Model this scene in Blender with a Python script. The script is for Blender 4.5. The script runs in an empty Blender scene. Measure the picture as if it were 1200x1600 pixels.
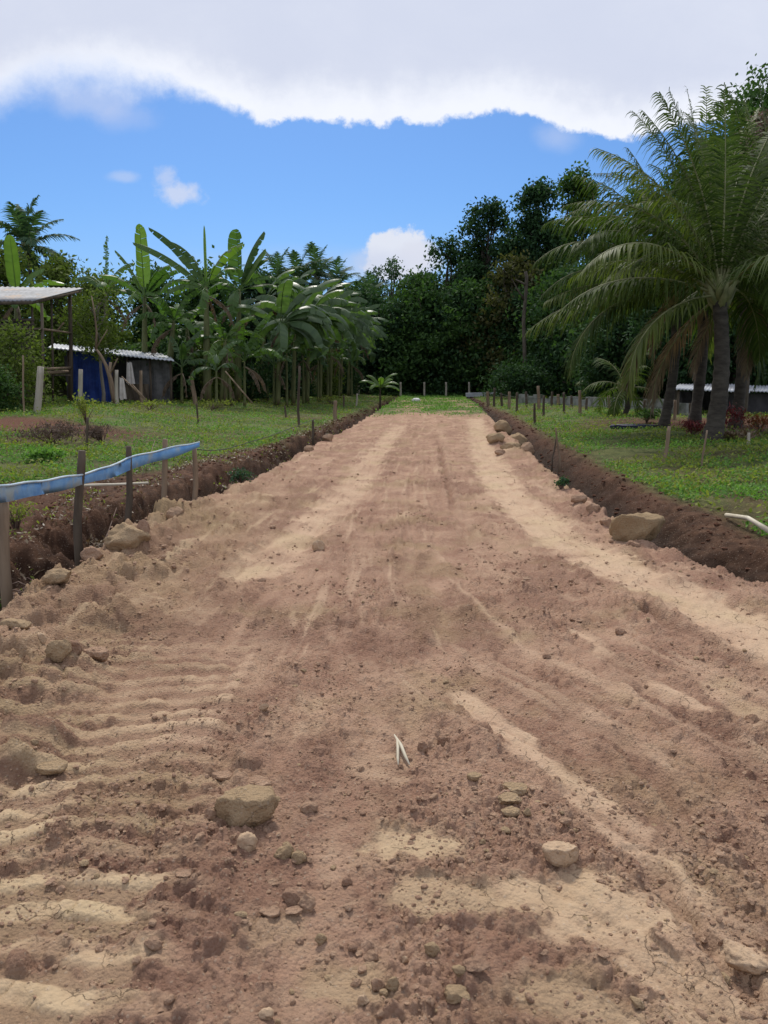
import bpy, math, random
import numpy as np
from math import sin, cos, pi, radians, atan2, sqrt
from mathutils import Vector

# ------------------------------------------------------------------ camera
CAM_H = 1.45
PITCH = radians(9.93)
F = 1.0            # focal length in image widths (1200 px of 1200)
C = bpy.context.scene.collection
sc = bpy.context.scene
cam_d = bpy.data.cameras.new('camera')
cam_d.sensor_fit = 'HORIZONTAL'
cam_d.sensor_width = 36.0
cam_d.lens = 36.0 * F
cam_d.clip_start = 0.05
cam_d.clip_end = 3000
cam = bpy.data.objects.new('camera', cam_d)
C.objects.link(cam)
cam.location = (0, 0, CAM_H)
cam.rotation_euler = (radians(90) - PITCH, 0, 0)
sc.camera = cam

sc.view_settings.view_transform = 'Standard'
sc.view_settings.look = 'None'
sc.view_settings.exposure = 0.0
sc.view_settings.gamma = 1.0

# ------------------------------------------------------------------ sun
SUN_EL = radians(50)
SUN_AZ = radians(-8)      # from +Y, negative = to the left
sl = bpy.data.lights.new('sun', 'SUN')
sl.energy = 3.0
sl.angle = radians(10)
sl.color = (1.0, 0.95, 0.87)
so = bpy.data.objects.new('sun', sl)
C.objects.link(so)
sd = Vector((sin(SUN_AZ) * cos(SUN_EL), cos(SUN_AZ) * cos(SUN_EL), sin(SUN_EL)))
so.rotation_euler = sd.to_track_quat('Z', 'Y').to_euler()
so.location = (0, 0, 60)


def dirp(px, py):
    """world direction (x, y, z) of a pixel of the photograph (1200x1600)"""
    a = (px - 600) / 1200.0
    b = (800 - py) / 1200.0
    return Vector((a, cos(PITCH) + sin(PITCH) * b, -sin(PITCH) + cos(PITCH) * b))


def uvp(px, py):
    d = dirp(px, py)
    return d.x / d.y, d.z / d.y


# ------------------------------------------------------------------ world: sky and clouds by direction
class NT:
    def __init__(self, tree):
        self.t = tree
        self.n = tree.nodes
        self.l = tree.links

    def new(self, typ, **kw):
        nd = self.n.new(typ)
        for k, v in kw.items():
            setattr(nd, k, v)
        return nd

    def plug(self, sock, v):
        if isinstance(v, bpy.types.NodeSocket):
            self.l.new(v, sock)
        elif isinstance(v, (tuple, list)) and len(v) == 3 and sock.type == 'RGBA':
            sock.default_value = (*v, 1)
        else:
            sock.default_value = v

    def math(self, op, a, b=0.0, c=0.0, clamp=False):
        nd = self.new('ShaderNodeMath', operation=op, use_clamp=clamp)
        for s, v in zip(nd.inputs, (a, b, c)):
            self.plug(s, v)
        return nd.outputs[0]

    def mix(self, f, a, b, mode='MIX'):
        nd = self.new('ShaderNodeMix', data_type='RGBA', blend_type=mode)
        self.plug(nd.inputs[0], f)
        self.plug(nd.inputs[6], a)
        self.plug(nd.inputs[7], b)
        return nd.outputs[2]

    def noise(self, vec, scale, detail=4, rough=0.5, dist=0.0):
        nd = self.new('ShaderNodeTexNoise')
        if vec is not None:
            self.l.new(vec, nd.inputs['Vector'])
        nd.inputs['Scale'].default_value = scale
        nd.inputs['Detail'].default_value = detail
        nd.inputs['Roughness'].default_value = rough
        nd.inputs['Distortion'].default_value = dist
        return nd.outputs[0]

    def range(self, v, a, b, c=0.0, d=1.0, smooth=True):
        nd = self.new('ShaderNodeMapRange')
        if smooth:
            nd.interpolation_type = 'SMOOTHSTEP'
        self.plug(nd.inputs[0], v)
        for i, x in enumerate((a, b, c, d)):
            self.plug(nd.inputs[i + 1], x)
        return nd.outputs[0]


w = bpy.data.worlds.new('World')
sc.world = w
w.use_nodes = True
w.node_tree.nodes.clear()
N = NT(w.node_tree)
out = N.new('ShaderNodeOutputWorld')
bg = N.new('ShaderNodeBackground')
bg.inputs[1].default_value = 0.1
N.l.new(bg.outputs[0], out.inputs[0])
sky = N.new('ShaderNodeTexSky', sky_type='NISHITA')
sky.sun_disc = False
sky.sun_elevation = SUN_EL
sky.sun_rotation = SUN_AZ
sky.air_density = 1.0
sky.dust_density = 0.6
sky.ozone_density = 2.0
tc = N.new('ShaderNodeTexCoord')
sep = N.new('ShaderNodeSeparateXYZ')
N.l.new(tc.outputs['Generated'], sep.inputs[0])
yy = N.math('MAXIMUM', sep.outputs[1], 0.08)
U = N.math('DIVIDE', sep.outputs[0], yy)
V = N.math('DIVIDE', sep.outputs[2], yy)
comb = N.new('ShaderNodeCombineXYZ')
N.l.new(U, comb.inputs[0])
N.l.new(V, comb.inputs[1])
UV = comb.outputs[0]
# edge of the big cloud bank
edge = [(-60, 175), (0, 152), (70, 130), (150, 128), (250, 140), (330, 158), (395, 178), (430, 192), (455, 184), (500, 186),
        (560, 194), (592, 200), (625, 186), (680, 192), (740, 180), (790, 170), (835, 182), (890, 203), (975, 220),
        (1030, 203), (1110, 190), (1260, 200)]
fc = N.new('ShaderNodeFloatCurve')
N.plug(fc.inputs[1], N.math('ADD', N.math('MULTIPLY', U, 1 / 1.2), 0.5, clamp=True))
cv = fc.mapping.curves[0]
pts = []
for ex, ey in edge:
    eu, ev = uvp(ex, ey)
    pts.append((min(max(eu / 1.2 + 0.5, 0), 1), ev / 0.6))
cv.points[0].location = (0, pts[0][1])
cv.points[1].location = (1, pts[-1][1])
for p in pts:
    cv.points.new(*p)
fc.mapping.update()
edgeV = N.math('MULTIPLY', fc.outputs[0], 0.6)
n1 = N.math('SUBTRACT', N.noise(UV, 9, 8, 0.6), 0.5)
n2 = N.math('SUBTRACT', N.noise(UV, 34, 6, 0.6), 0.5)
above = N.math('SUBTRACT', V, edgeV)
above = N.math('ADD', above, N.math('MULTIPLY', n1, 0.05))
n3 = N.math('SUBTRACT', N.noise(UV, 95, 5, 0.65), 0.5)
above = N.math('ADD', above, N.math('MULTIPLY', n2, 0.026))
above = N.math('ADD', above, N.math('MULTIPLY', n3, 0.011))
# left part of the bank is soft, the middle crisp
soft = N.range(U, -0.42, -0.12, 0.045, 0.006)
bank = N.range(N.math('DIVIDE', above, soft), -0.7, 0.9)
# light and grey inside the bank
mpz = N.new('ShaderNodeMapping')
mpz.inputs['Scale'].default_value = (1, 2.6, 1)
N.l.new(UV, mpz.inputs[0])
shade = N.noise(mpz.outputs[0], 3.0, 9, 0.6, 0.5)
shade2 = N.noise(UV, 13, 5, 0.6, 0.4)
g = N.range(above, 0.0, 0.07, 1.0, 0.0)
tone = N.math('ADD', N.math('MULTIPLY', g, 0.55), N.math('MULTIPLY', shade, 0.5))
tone = N.math('ADD', tone, N.math('MULTIPLY', shade2, 0.18))
tone = N.range(tone, 0.25, 0.95)
cloudc = N.mix(tone, (6.6, 7.1, 8.6), (9.2, 9.5, 10.3))
# blue of the sky, a little richer
blue = N.mix(1.0, sky.outputs[0], (0.50, 0.77, 1.12), 'MULTIPLY')
hz = N.range(V, 0.02, 0.22, 1.0, 0.0)
blue = N.mix(N.math('MULTIPLY', hz, 0.45), blue, (3.7, 5.3, 8.3))
col = blue


def puff(px, py, rx, ry, sharp, strength, colr, nscale=16, namp=1.3):
    global col
    cu, cvv = uvp(px, py)
    a = N.math('DIVIDE', N.math('SUBTRACT', U, cu), rx / 1200)
    b = N.math('DIVIDE', N.math('SUBTRACT', V, cvv), ry / 1200)
    r = N.math('SQRT', N.math('ADD', N.math('MULTIPLY', a, a), N.math('MULTIPLY', b, b)))
    nn = N.math('SUBTRACT', N.noise(UV, nscale, 8, 0.6), 0.5)
    r = N.math('ADD', r, N.math('MULTIPLY', nn, namp))
    m = N.range(r, 1.0 - sharp, 1.0 + sharp, 1.0, 0.0)
    col = N.mix(N.math('MULTIPLY', m, strength), col, colr)


puff(620, 398, 48, 36, 0.14, 0.95, (7.8, 8.1, 9.0), 34, 1.5)
puff(655, 405, 34, 26, 0.3, 0.9, (7.2, 7.5, 8.6), 30, 1.2)
puff(585, 415, 40, 22, 0.6, 0.5, (6.2, 6.7, 8.3), 24, 1.4)
puff(282, 302, 26, 13, 0.7, 0.8, (6.6, 7.2, 8.9), 48, 2.8)
puff(258, 276, 12, 12, 0.8, 0.55, (6.4, 7.0, 8.8), 60, 2.8)
puff(193, 276, 20, 7, 0.7, 0.45, (6.0, 6.8, 8.8), 30, 1.8)
puff(150, 158, 55, 18, 0.9, 0.5, (6.2, 6.9, 8.9), 16, 2.2)
puff(195, 185, 40, 14, 0.8, 0.3, (5.6, 6.4, 8.8), 16, 2.2)
puff(872, 214, 24, 16, 0.9, 0.4, (6.2, 6.9, 8.9), 18, 1.8)
puff(470, 410, 190, 16, 0.9, 0.2, (5.6, 6.3, 8.2), 9, 1.8)
col = N.mix(bank, col, cloudc)
N.l.new(col, bg.inputs[0])

# ------------------------------------------------------------------ numpy noise
RNG = np.random.default_rng(7)
_perm = RNG.integers(0, 1 << 16, 4096)


def _hash(ix, iy, seed):
    h = (ix.astype(np.int64) * 374761393 + iy.astype(np.int64) * 668265263 + seed * 974634777) & 0xffffffff
    h = ((h ^ (h >> 13)) * 1274126177) & 0xffffffff
    return (h ^ (h >> 16)) & 0xffff


def perlin(x, y, seed=0):
    xi = np.floor(x)
    yi = np.floor(y)
    xf = x - xi
    yf = y - yi
    u = xf * xf * xf * (xf * (xf * 6 - 15) + 10)
    v = yf * yf * yf * (yf * (yf * 6 - 15) + 10)

    def g(dx, dy):
        a = _hash(xi + dx, yi + dy, seed) * (2 * pi / 65536)
        return np.cos(a) * (xf - dx) + np.sin(a) * (yf - dy)
    a = g(0, 0)
    b = g(1, 0)
    c = g(0, 1)
    d = g(1, 1)
    return (a + u * (b - a) + v * (c - a + u * (a - b - c + d))) * 1.5


def fbm(x, y, octv=4, seed=0, gain=0.5):
    s = 0
    a = 1.0
    for i in range(octv):
        s = s + a * perlin(x, y, seed + i * 17)
        x = x * 2.03 + 11.3
        y = y * 2.03 + 5.7
        a *= gain
    return s


def worley(x, y, seed=0):
    xi = np.floor(x)
    yi = np.floor(y)
    f1 = np.full(x.shape, 9.0)
    f2 = np.full(x.shape, 9.0)
    for dx in (-1, 0, 1):
        for dy in (-1, 0, 1):
            h1 = _hash(xi + dx, yi + dy, seed) / 65536
            h2 = _hash(xi + dx, yi + dy, seed + 991) / 65536
            d = np.hypot(xi + dx + h1 - x, yi + dy + h2 - y)
            f2 = np.minimum(f2, np.maximum(f1, d))
            f1 = np.minimum(f1, d)
    return f1, f2


def domes(x, y, seed=0, thr=0.3, rmax=.62):
    """scattered lumps of random size, 0..~0.6 high in cell units"""
    xi = np.floor(x)
    yi = np.floor(y)
    z = np.zeros(x.shape)
    for dx in (-1, 0, 1):
        for dy in (-1, 0, 1):
            h1 = _hash(xi + dx, yi + dy, seed) / 65536
            h2 = _hash(xi + dx, yi + dy, seed + 991) / 65536
            h3 = _hash(xi + dx, yi + dy, seed + 1777) / 65536
            R = np.where(h3 > thr, .16 + (rmax - .16) * ((h3 - thr) / (1 - thr)) ** 2, 0)
            ex = (xi + dx + h1 - x)
            ey = (yi + dy + h2 - y) * (1 + .8 * (h1 - .5))
            ex = ex + .6 * (h2 - .5) * ey
            d2 = ex * ex + ey * ey
            top = np.sqrt(np.maximum(R * R - d2, 0))
            z = np.maximum(z, np.minimum(top, R * (.55 + .3 * h1)))
    return z


def ss(a, b, x):
    t = np.clip((x - a) / (b - a), 0, 1)
    return t * t * (3 - 2 * t)


# ------------------------------------------------------------------ terrain description
def plane(px, py, z=0.0):
    d = dirp(px, py)
    t = (z - CAM_H) / d.z
    return d.x * t, d.y * t


def poly(pix, z=0.0):
    return np.array([plane(a, b, z) for a, b in pix])


SL = 0.0585


def edgef(pix, z=0.0):
    p = poly(pix, z)
    p = p[np.argsort(p[:, 1])]
    y0, y1 = p[0, 1], p[-1, 1]
    ys = np.concatenate([[-60], [y0 - 6], p[:, 1], [y1 + 40], [700]])
    xs = np.concatenate([[p[0, 0] - SL * (y0 + 60)], [p[0, 0] - SL * 6], p[:, 0], [p[-1, 0] + SL * 40], [p[-1, 0] + SL * (700 - y1)]])
    return lambda Y: np.interp(Y, ys, xs)


EL = edgef([(-60, 1040), (0, 985), (60, 935), (130, 892), (200, 848), (240, 815), (300, 788), (400, 745), (470, 708), (520, 682), (560, 660), (598, 637)])
ER = edgef([(1290, 950), (1200, 915), (1100, 885), (1000, 845), (940, 803), (885, 757), (832, 712), (790, 674), (745, 632)])
OL = edgef([(-60, 775), (0, 765), (150, 752), (260, 735), (345, 712), (440, 690), (505, 665), (560, 643), (592, 631)], 0.03)
OR = edgef([(1290, 870), (1200, 838), (1140, 812), (1060, 781), (980, 746), (900, 706), (845, 674), (795, 646), (762, 631)], 0.05)


def base_h(X, Y):
    dl = EL(Y) - X
    dr = X - ER(Y)
    h = 0.47 * ss(0.6, 9.5, dl) + 0.17 * ss(0.5, 4.0, dr)
    return h


def G(px, py):
    """where the ray of a pixel meets the smooth ground"""
    d = dirp(px, py)
    z = 0.0
    for i in range(30):
        t = (z - CAM_H) / d.z
        z = 0.5 * z + 0.5 * float(base_h(np.array(d.x * t), np.array(d.y * t)))
    return Vector((d.x * t, d.y * t, z))


def at(px, py, Y):
    d = dirp(px, py)
    t = Y / d.y
    return Vector((d.x * t, Y, CAM_H + d.z * t))


def dseg(X, Y, P, sx=1.0):
    """distance to a polyline and position along it 0..1"""
    best = np.full(X.shape, 1e9)
    along = np.zeros(X.shape)
    n = len(P) - 1
    for i in range(n):
        a, b = P[i], P[i + 1]
        ab = b - a
        t = np.clip(((X - a[0]) * ab[0] + (Y - a[1]) * ab[1]) / (ab @ ab), 0, 1)
        d = np.hypot(X - a[0] - t * ab[0], Y - a[1] - t * ab[1])
        m = d < best
        best = np.where(m, d, best)
        along = np.where(m, (i + t) / n, along)
    return best, along


# worn pale bands: (pixels, half width m, strength, sink)
TR = [
    ([(742, 655), (752, 700), (790, 770), (870, 838), (1000, 905), (1210, 1010), (1400, 1090)], 0.26, 1.25, 0.010),
    ([(725, 1085), (800, 1150), (860, 1205), (940, 1275), (1020, 1340), (1100, 1415), (1210, 1540)], 0.075, 1.0, -0.004),
    ([(900, 985), (950, 1025), (1010, 1070), (1080, 1105)], 0.06, 0.75, 0.0),
    ([(1130, 1075), (1190, 1115), (1280, 1170)], 0.09, 0.6, 0.0),
    ([(625, 665), (590, 705), (545, 770), (470, 830), (395, 895)], 0.24, 0.85, 0.010),
    ([(430, 1000), (330, 1080), (180, 1170), (60, 1260)], 0.20, 0.35, 0.006),
    ([(560, 1040), (600, 1100), (640, 1160)], 0.12, 0.3, 0.0),
    ([(690, 665), (700, 740), (728, 820), (765, 900)], 0.10, 0.30, 0.004),
]
TRP = [(poly(p), a, b, c) for p, a, b, c in TR]
# plates of smooth pale clay: (px, py, radius x m, radius y m, strength, ochre)
PL = [(640, 1320, .13, .10, .9, .7), (185, 1385, .13, .07, 1, .6), (150, 1440, .12, .07, 1, .8), (175, 1500, .10, .06, .9, .5),
      (30, 1420, .12, .16, .8, .7), (40, 1560, .16, .1, .9, .6), (960, 1440, .22, .14, .9, .35), (860, 1400, .16, .10, .8, .45), (1040, 1520, .14, .09, .7, .3),
      (1090, 1590, .16, .1, .7, .3), (560, 1540, .12, .07, .45, .5), (700, 1400, .14, .08, .6, .5), (60, 1240, .13, .10, .6, .5), (20, 1300, .15, .12, .7, .6),
      (450, 1140, .12, .12, .4, .1), (590, 1200, .10, .12, .5, .1), (870, 1560, .15, .1, .5, .5), (120, 1560, .1, .06, .6, .4), (1170, 1500, .07, .07, 1, .0),
      (420, 1450, .12, .06, .35, .3)]
PLP = [(plane(p[0], p[1]), *p[2:]) for p in PL]
# thin dark ruts
RU = [([(686, 690), (693, 730), (702, 765), (708, 800)], 0.035, 0.035),
      ([(985, 940), (1060, 985), (1150, 1020), (1250, 1060)], 0.05, 0.03),
      ([(790, 690), (760, 655)], 0.04, 0.02),
      ([(1010, 1345), (1060, 1420), (1130, 1500), (1190, 1580)], 0.03, 0.03),
      ([(940, 1020), (1060, 1120), (1200, 1230)], 0.05, 0.02),
      ([(860, 1090), (980, 1180), (1100, 1280), (1220, 1390)], 0.05, 0.02)]
RUP = [(poly(p), a, b) for p, a, b in RU]
# lumps of spoil along the left edge: (px, py, radius m, height m)
MO = [(190, 862, .55, .13), (262, 818, .35, .07), (95, 945, .45, .07), (20, 1020, .4, .06), (40, 1080, .45, .07), (160, 985, .25, .06), (300, 800, .2, .09),
      (60, 1165, .2, .06), (10, 1200, .25, .10), (790, 694, .5, .10), (800, 710, .4, .08), (905, 800, .22, .04), (1150, 930, .35, .05),
      (380, 765, .3, .06), (230, 905, .3, .07), (1085, 905, .3, .05)]
MOP = [(plane(p[0], p[1]), p[2], p[3]) for p in MO]


def full(X, Y):
    X = np.asarray(X, float)
    Y = np.asarray(Y, float)
    en = 0.10 * perlin(X * .9 + 3, Y * .9, 5) + 0.06 * perlin(X * 3, Y * 3, 6) + .035 * perlin(X * 9, Y * 9, 8)
    xl = EL(Y) + en
    xr = ER(Y) - en * 0.8
    dl = xl - X
    dr = X - xr
    dout = np.maximum(dl, dr)           # >0 outside the road
    inroad = ss(0.03, -0.03, dout)
    z = base_h(X, Y)
    wob = fbm(X * 0.8, Y * 0.8, 3, 21)
    # the trenches
    tw = .17 * perlin(X * 1.6, Y * 1.6, 22) + .10 * perlin(X * 6, Y * 6, 23) + .03 * perlin(X * 15, Y * 15, 24)
    tl = ss(-0.01, 0.06, dl) * ss(0.95, 0.45, dl + tw * 1.3)
    tr = ss(-0.01, 0.06, dr) * ss(0.98, 0.28, dr + tw)
    far = ss(60, 40, Y)
    z = z - (0.38 * tl * (1 + .3 * wob) + 0.24 * tr * (1 + .3 * wob)) * far
    # spoil banks beyond the trenches
    wl = np.maximum(EL(Y) - OL(Y), .6)
    wr = np.maximum(OR(Y) - ER(Y), .6)
    bl = ss(0.62, 0.8, dl) * ss(wl + .25, wl - .45, dl)
    br = ss(0.45, 0.6, dr) * ss(wr + .25, wr - .35, dr)
    clod_b = fbm(X * 5, Y * 5, 4, 31)
    z = z + (0.02 + 0.05 * wob + 0.030 * clod_b) * bl * far + (0.0 + 0.03 * wob + 0.020 * clod_b) * br * far
    # spoil lumps
    for (mx, my), r, h in MOP:
        d = np.hypot(X - mx, Y - my) / r
        d = d + 0.35 * perlin(X * 6 / r * .3, Y * 6 / r * .3, 44)
        z = z + h * ss(1.0, 0.25, d)
    # road body
    cr = np.interp(Y, [0, 1.3, 1.85, 3, 4, 6.5, 9.7, 15, 22, 60], [1.3, .95, .6, -.05, -.55, -1.0, -1.15, -.8, 0, 2.3])
    clf = .07 * Y - .6
    wr_ = ss(-.9, .5, X - .03 * Y)
    q = X - (cr * wr_ + clf * (1 - wr_))
    st1 = fbm(q * 5.0, Y * .45, 3, 151)
    st2 = fbm(q * 15.0 + .5 * perlin(X * 2, Y * 2, 153), Y * 1.1, 3, 154)
    streak = perlin((X - SL * Y) * 5.0, Y * 0.7, 51) + .6 * perlin((X - SL * Y) * 12.0 + .4 * perlin(X, Y, 53), Y * 1.3, 54)
    broad = fbm(X * 0.9, Y * 0.7, 3, 52)
    pale = np.zeros(X.shape)
    sink = np.zeros(X.shape)
    wx = X + .05 * perlin(X * 4, Y * 4, 61) + .02 * perlin(X * 13, Y * 13, 62)
    wy = Y + .05 * perlin(X * 4 + 9, Y * 4, 63) + .02 * perlin(X * 13, Y * 13 + 7, 64)
    for P, hw, st, sk in TRP:
        d, al = dseg(wx, wy, P)
        m = ss(hw * 1.6, hw * .4, d + hw * .35 * fbm(X * 8, Y * 8, 3, 67)) * st * (0.75 + 0.5 * perlin(X * 2.5, Y * 2.5, 65))
        pale = np.maximum(pale, m)
        sink = sink + m * sk
    ochre = ss(0.1, 0.9, fbm(X * 1.4, Y * 1.4, 4, 71) + .15)
    ochre = np.maximum(ochre * .55, ss(1.7, .4, X - xl - .15 * wob) * ss(12, 7, Y) * (.62 + .5 * broad))
    for (cx, cy), rx, ry, st, oc in PLP:
        d = np.hypot((wx - cx) / rx, (wy - cy) / ry) + .5 * fbm(X * 7, Y * 7, 4, 72)
        m = ss(1.5, .6, d)
        pale = np.maximum(pale, m * st * .9)
        ochre = np.maximum(ochre, m * oc)
    # random small smooth plates
    pn = ss(.30, .55, fbm(X * 3.1, Y * 2.3, 4, 75)) * (.35 + .25 * broad)
    pale = np.maximum(pale, ss(.25, .9, st1 + .35 * st2) * .42)
    pale = np.clip(np.maximum(pale, pn * .8) - .25 * ss(.1, .7, -st2), 0, 1)
    rough = np.clip(ss(.62, .1, pale) * (.85 + .4 * streak + .35 * broad), .10, 1.25)
    rz = 0.022 * broad + 0.010 * streak + .014 * st1 + .009 * st2 - sink
    # tracked vehicle prints across the left half
    lugband = ss(-.38, -.62, X + .10 * (Y - 1.7) + .05 * wob) * ss(-1.9, -1.6, X) * ss(5.2, 3.2, Y + .8 * perlin(X * 1.5, Y * 1.5, 68))
    ph = (Y + .22 * np.abs(X + .95) - .12 * X + .035 * perlin(X * 3, Y * 3, 69)) / .142
    lug = ss(.25, .75, .5 + .5 * np.sin(ph * 2 * pi))
    lugn = lug * ss(-.6, .2, perlin(X * 4.5, Y * 5.5, 70) + .5 * perlin(X * 12, Y * 12, 74)) * (.6 + .5 * perlin(X * 2, Y * 2, 76))
    rz = rz + lugband * (.022 * lugn - .008)
    pale = np.clip(pale * (1 - .55 * lugband * (1 - lug)) + lugband * lugn * .42, 0, 1)
    dark_l = lugband * (1 - lug) * .45
    ochre = np.clip(ochre + lugband * lugn * .3, 0, 1)
    rough = rough * (1 - .6 * lugband * lug)
    cl = ss(-.5, .8, X - .1 * Y) * ss(9, 5, Y)
    rz = rz + cl * .009 * perlin((X * .82 - Y * .58) * 13, (X * .58 + Y * .82) * 3.0, 66)
    f1, f2 = worley(X * 16 + .6 * perlin(X * 9, Y * 9, 80), Y * 16 + .6 * perlin(X * 9, Y * 9, 85), 81)
    rz = rz + rough * .024 * np.clip(.55 - f1, 0, 1) * ss(-.3, .5, perlin(X * 5, Y * 5, 82)) * 2
    near = Y < 14
    wxx = X + .006 * fbm(X * 40, Y * 40, 2, 160)
    wyy = Y + .006 * fbm(X * 40 + 5, Y * 40, 2, 161)
    cm1 = ss(-.25, .45, fbm(X * 1.9, Y * 1.3, 3, 301))
    lump = domes(wxx * 34, wyy * 34, 162, .25) / 34 * 1.1
    lump = np.maximum(lump, domes(wxx * 17, wyy * 17, 163, .45) / 17 * .9)
    lump = np.maximum(lump, domes(wxx * 8, wyy * 8, 164, .72) / 8 * .75)
    lump = lump + .5 * domes(wxx * 75, wyy * 75, 165, .2) / 75
    rz = rz + lump * np.clip(rough, 0, 1) ** .8 * (.38 + .85 * cm1)
    e = fbm(X * 22, Y * 22, 4, 86, .6)
    rz = rz + rough * .0095 * e
    if near.any():
        g1, g2 = worley(X * 42, Y * 42, 83)
        rz = rz + rough * .0095 * np.clip(.6 - g1, 0, 1) * 1.6 * near
    # cracked clay steps on pale plates
    c1, c2 = worley(X * 7 + .5 * perlin(X * 8, Y * 8, 90), Y * 7 + .5 * perlin(X * 8, Y * 8, 91), 92)
    crack = ss(.035, .0, c2 - c1) * ss(.35, .7, pale) * ss(-.1, .25, perlin(X * 3, Y * 3, 93))
    rz = rz + .006 * ss(0, .3, c2 - c1) * pale * .6 - .007 * crack
    dark = dark_l
    for P, hw, dp in RUP:
        d, al = dseg(wx, wy, P)
        m = ss(hw * 1.6, hw * .3, d) * ss(0, .12, al) * ss(1, .88, al)
        rz = rz - m * dp
        rz = rz + ss(hw * 3.2, hw * 1.8, d) * ss(hw * .8, hw * 1.8, d) * dp * .5
        dark = np.maximum(dark, m * .6)
    # ragged lumps on the shoulders
    shl = ss(.9, .15, -dl) * ss(0.05, -.05, dl)
    shr = ss(.6, .1, -dr) * ss(0.05, -.05, dr)
    q1, q2 = worley(X * 4.2 + .5 * wob, Y * 4.2, 95)
    rz = rz + (shl * ss(16, 6, Y) * .07 + shr * .045) * (np.clip(.7 - q1, 0, 1) * 1.3 - .15)
    rz = rz + (shl + shr) * .016 * fbm(X * 9, Y * 9, 3, 96)
    bwx = X + .05 * fbm(X * 6, Y * 6, 3, 170)
    bwy = Y + .05 * fbm(X * 6 + 4, Y * 6, 3, 171)
    rub = np.maximum(domes(bwx * 3.2, bwy * 3.2, 172, .30) / 3.2 * .55, domes(bwx * 7, bwy * 7, 173, .35) / 7 * .7)
    shl2 = ss(1.25, .35, -dl + .2 * wob) * ss(0.03, -.03, dl)
    rz = rz + rub * (shl2 * ss(13, 7, Y) * 1.0 + shr * .55 * ss(22, 9, Y)) + .05 * shl2 * ss(10, 7, Y)
    z = z + rz * inroad
    # outside roughness
    z = z + (1 - inroad) * (.02 * fbm(X * 6, Y * 6, 4, 97, .6))
    # fields
    fl = ss(wl - .15, wl + .35, dl) + ss(wr - .15, wr + .35, dr)
    z = z + fl * .05 * fbm(X * .5, Y * .5, 3, 98)
    return z, dict(pale=np.clip(pale, 0, 1), ochre=np.clip(ochre, 0, 1), dark=dark, dl=dl, dr=dr, wl=wl, wr=wr, inroad=inroad,
                   field=np.clip(fl, 0, 1), rough=rough, tl=tl, tr=tr)


def gz(x, y):
    z, a = full(np.array([x]), np.array([y]))
    return float(z[0])


# ------------------------------------------------------------------ materials
def new_mat(name):
    m = bpy.data.materials.new(name)
    m.use_nodes = True
    m.node_tree.nodes.clear()
    n = NT(m.node_tree)
    o = n.new('ShaderNodeOutputMaterial')
    b = n.new('ShaderNodeBsdfPrincipled')
    n.l.new(b.outputs[0], o.inputs[0])
    return m, n, b, o


def bump(n, b, h, strength, dist):
    bp = n.new('ShaderNodeBump')
    bp.inputs['Strength'].default_value = strength
    bp.inputs['Distance'].default_value = dist
    n.l.new(h, bp.inputs['Height'])
    n.l.new(bp.outputs[0], b.inputs['Normal'])


def simple(name, c1, c2, scale=6, rough=.85, bmp=.4, bd=.01, stretch=(1, 1, 1), c3=None, metal=0, spec=.3):
    m, n, b, o = new_mat(name)
    t = n.new('ShaderNodeTexCoord')
    mp = n.new('ShaderNodeMapping')
    mp.inputs['Scale'].default_value = stretch
    n.l.new(t.outputs['Object'], mp.inputs[0])
    v = mp.outputs[0]
    a = n.range(n.noise(v, scale, 6, .6), .3, .7)
    c = n.mix(a, c1, c2)
    if c3:
        c = n.mix(n.range(n.noise(v, scale * .37, 4, .6), .52, .68), c, c3)
    n.plug(b.inputs['Base Color'], c)
    b.inputs['Roughness'].default_value = rough
    b.inputs['Metallic'].default_value = metal
    b.inputs['Specular IOR Level'].default_value = spec
    h = n.noise(v, scale * 3, 6, .65)
    bump(n, b, h, bmp, bd)
    return m


def leafmat(name, c1, c2, trans=.3, rough=.5, spec=.35, tcol=None):
    m, n, b, o = new_mat(name)
    at_ = n.new('ShaderNodeAttribute', attribute_name='rnd')
    c = n.mix(at_.outputs['Fac'], c1, c2)
    n.plug(b.inputs['Base Color'], c)
    b.inputs['Roughness'].default_value = rough
    b.inputs['Specular IOR Level'].default_value = spec
    tr = n.new('ShaderNodeBsdfTranslucent')
    tc_ = n.mix(1.0, c, tcol or (1.25, 1.5, .6), 'MULTIPLY')
    n.l.new(tc_, tr.inputs[0])
    mx = n.new('ShaderNodeMixShader')
    mx.inputs[0].default_value = trans
    n.l.new(b.outputs[0], mx.inputs[1])
    n.l.new(tr.outputs[0], mx.inputs[2])
    n.l.new(mx.outputs[0], o.inputs[0])
    return m


M = {}


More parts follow.
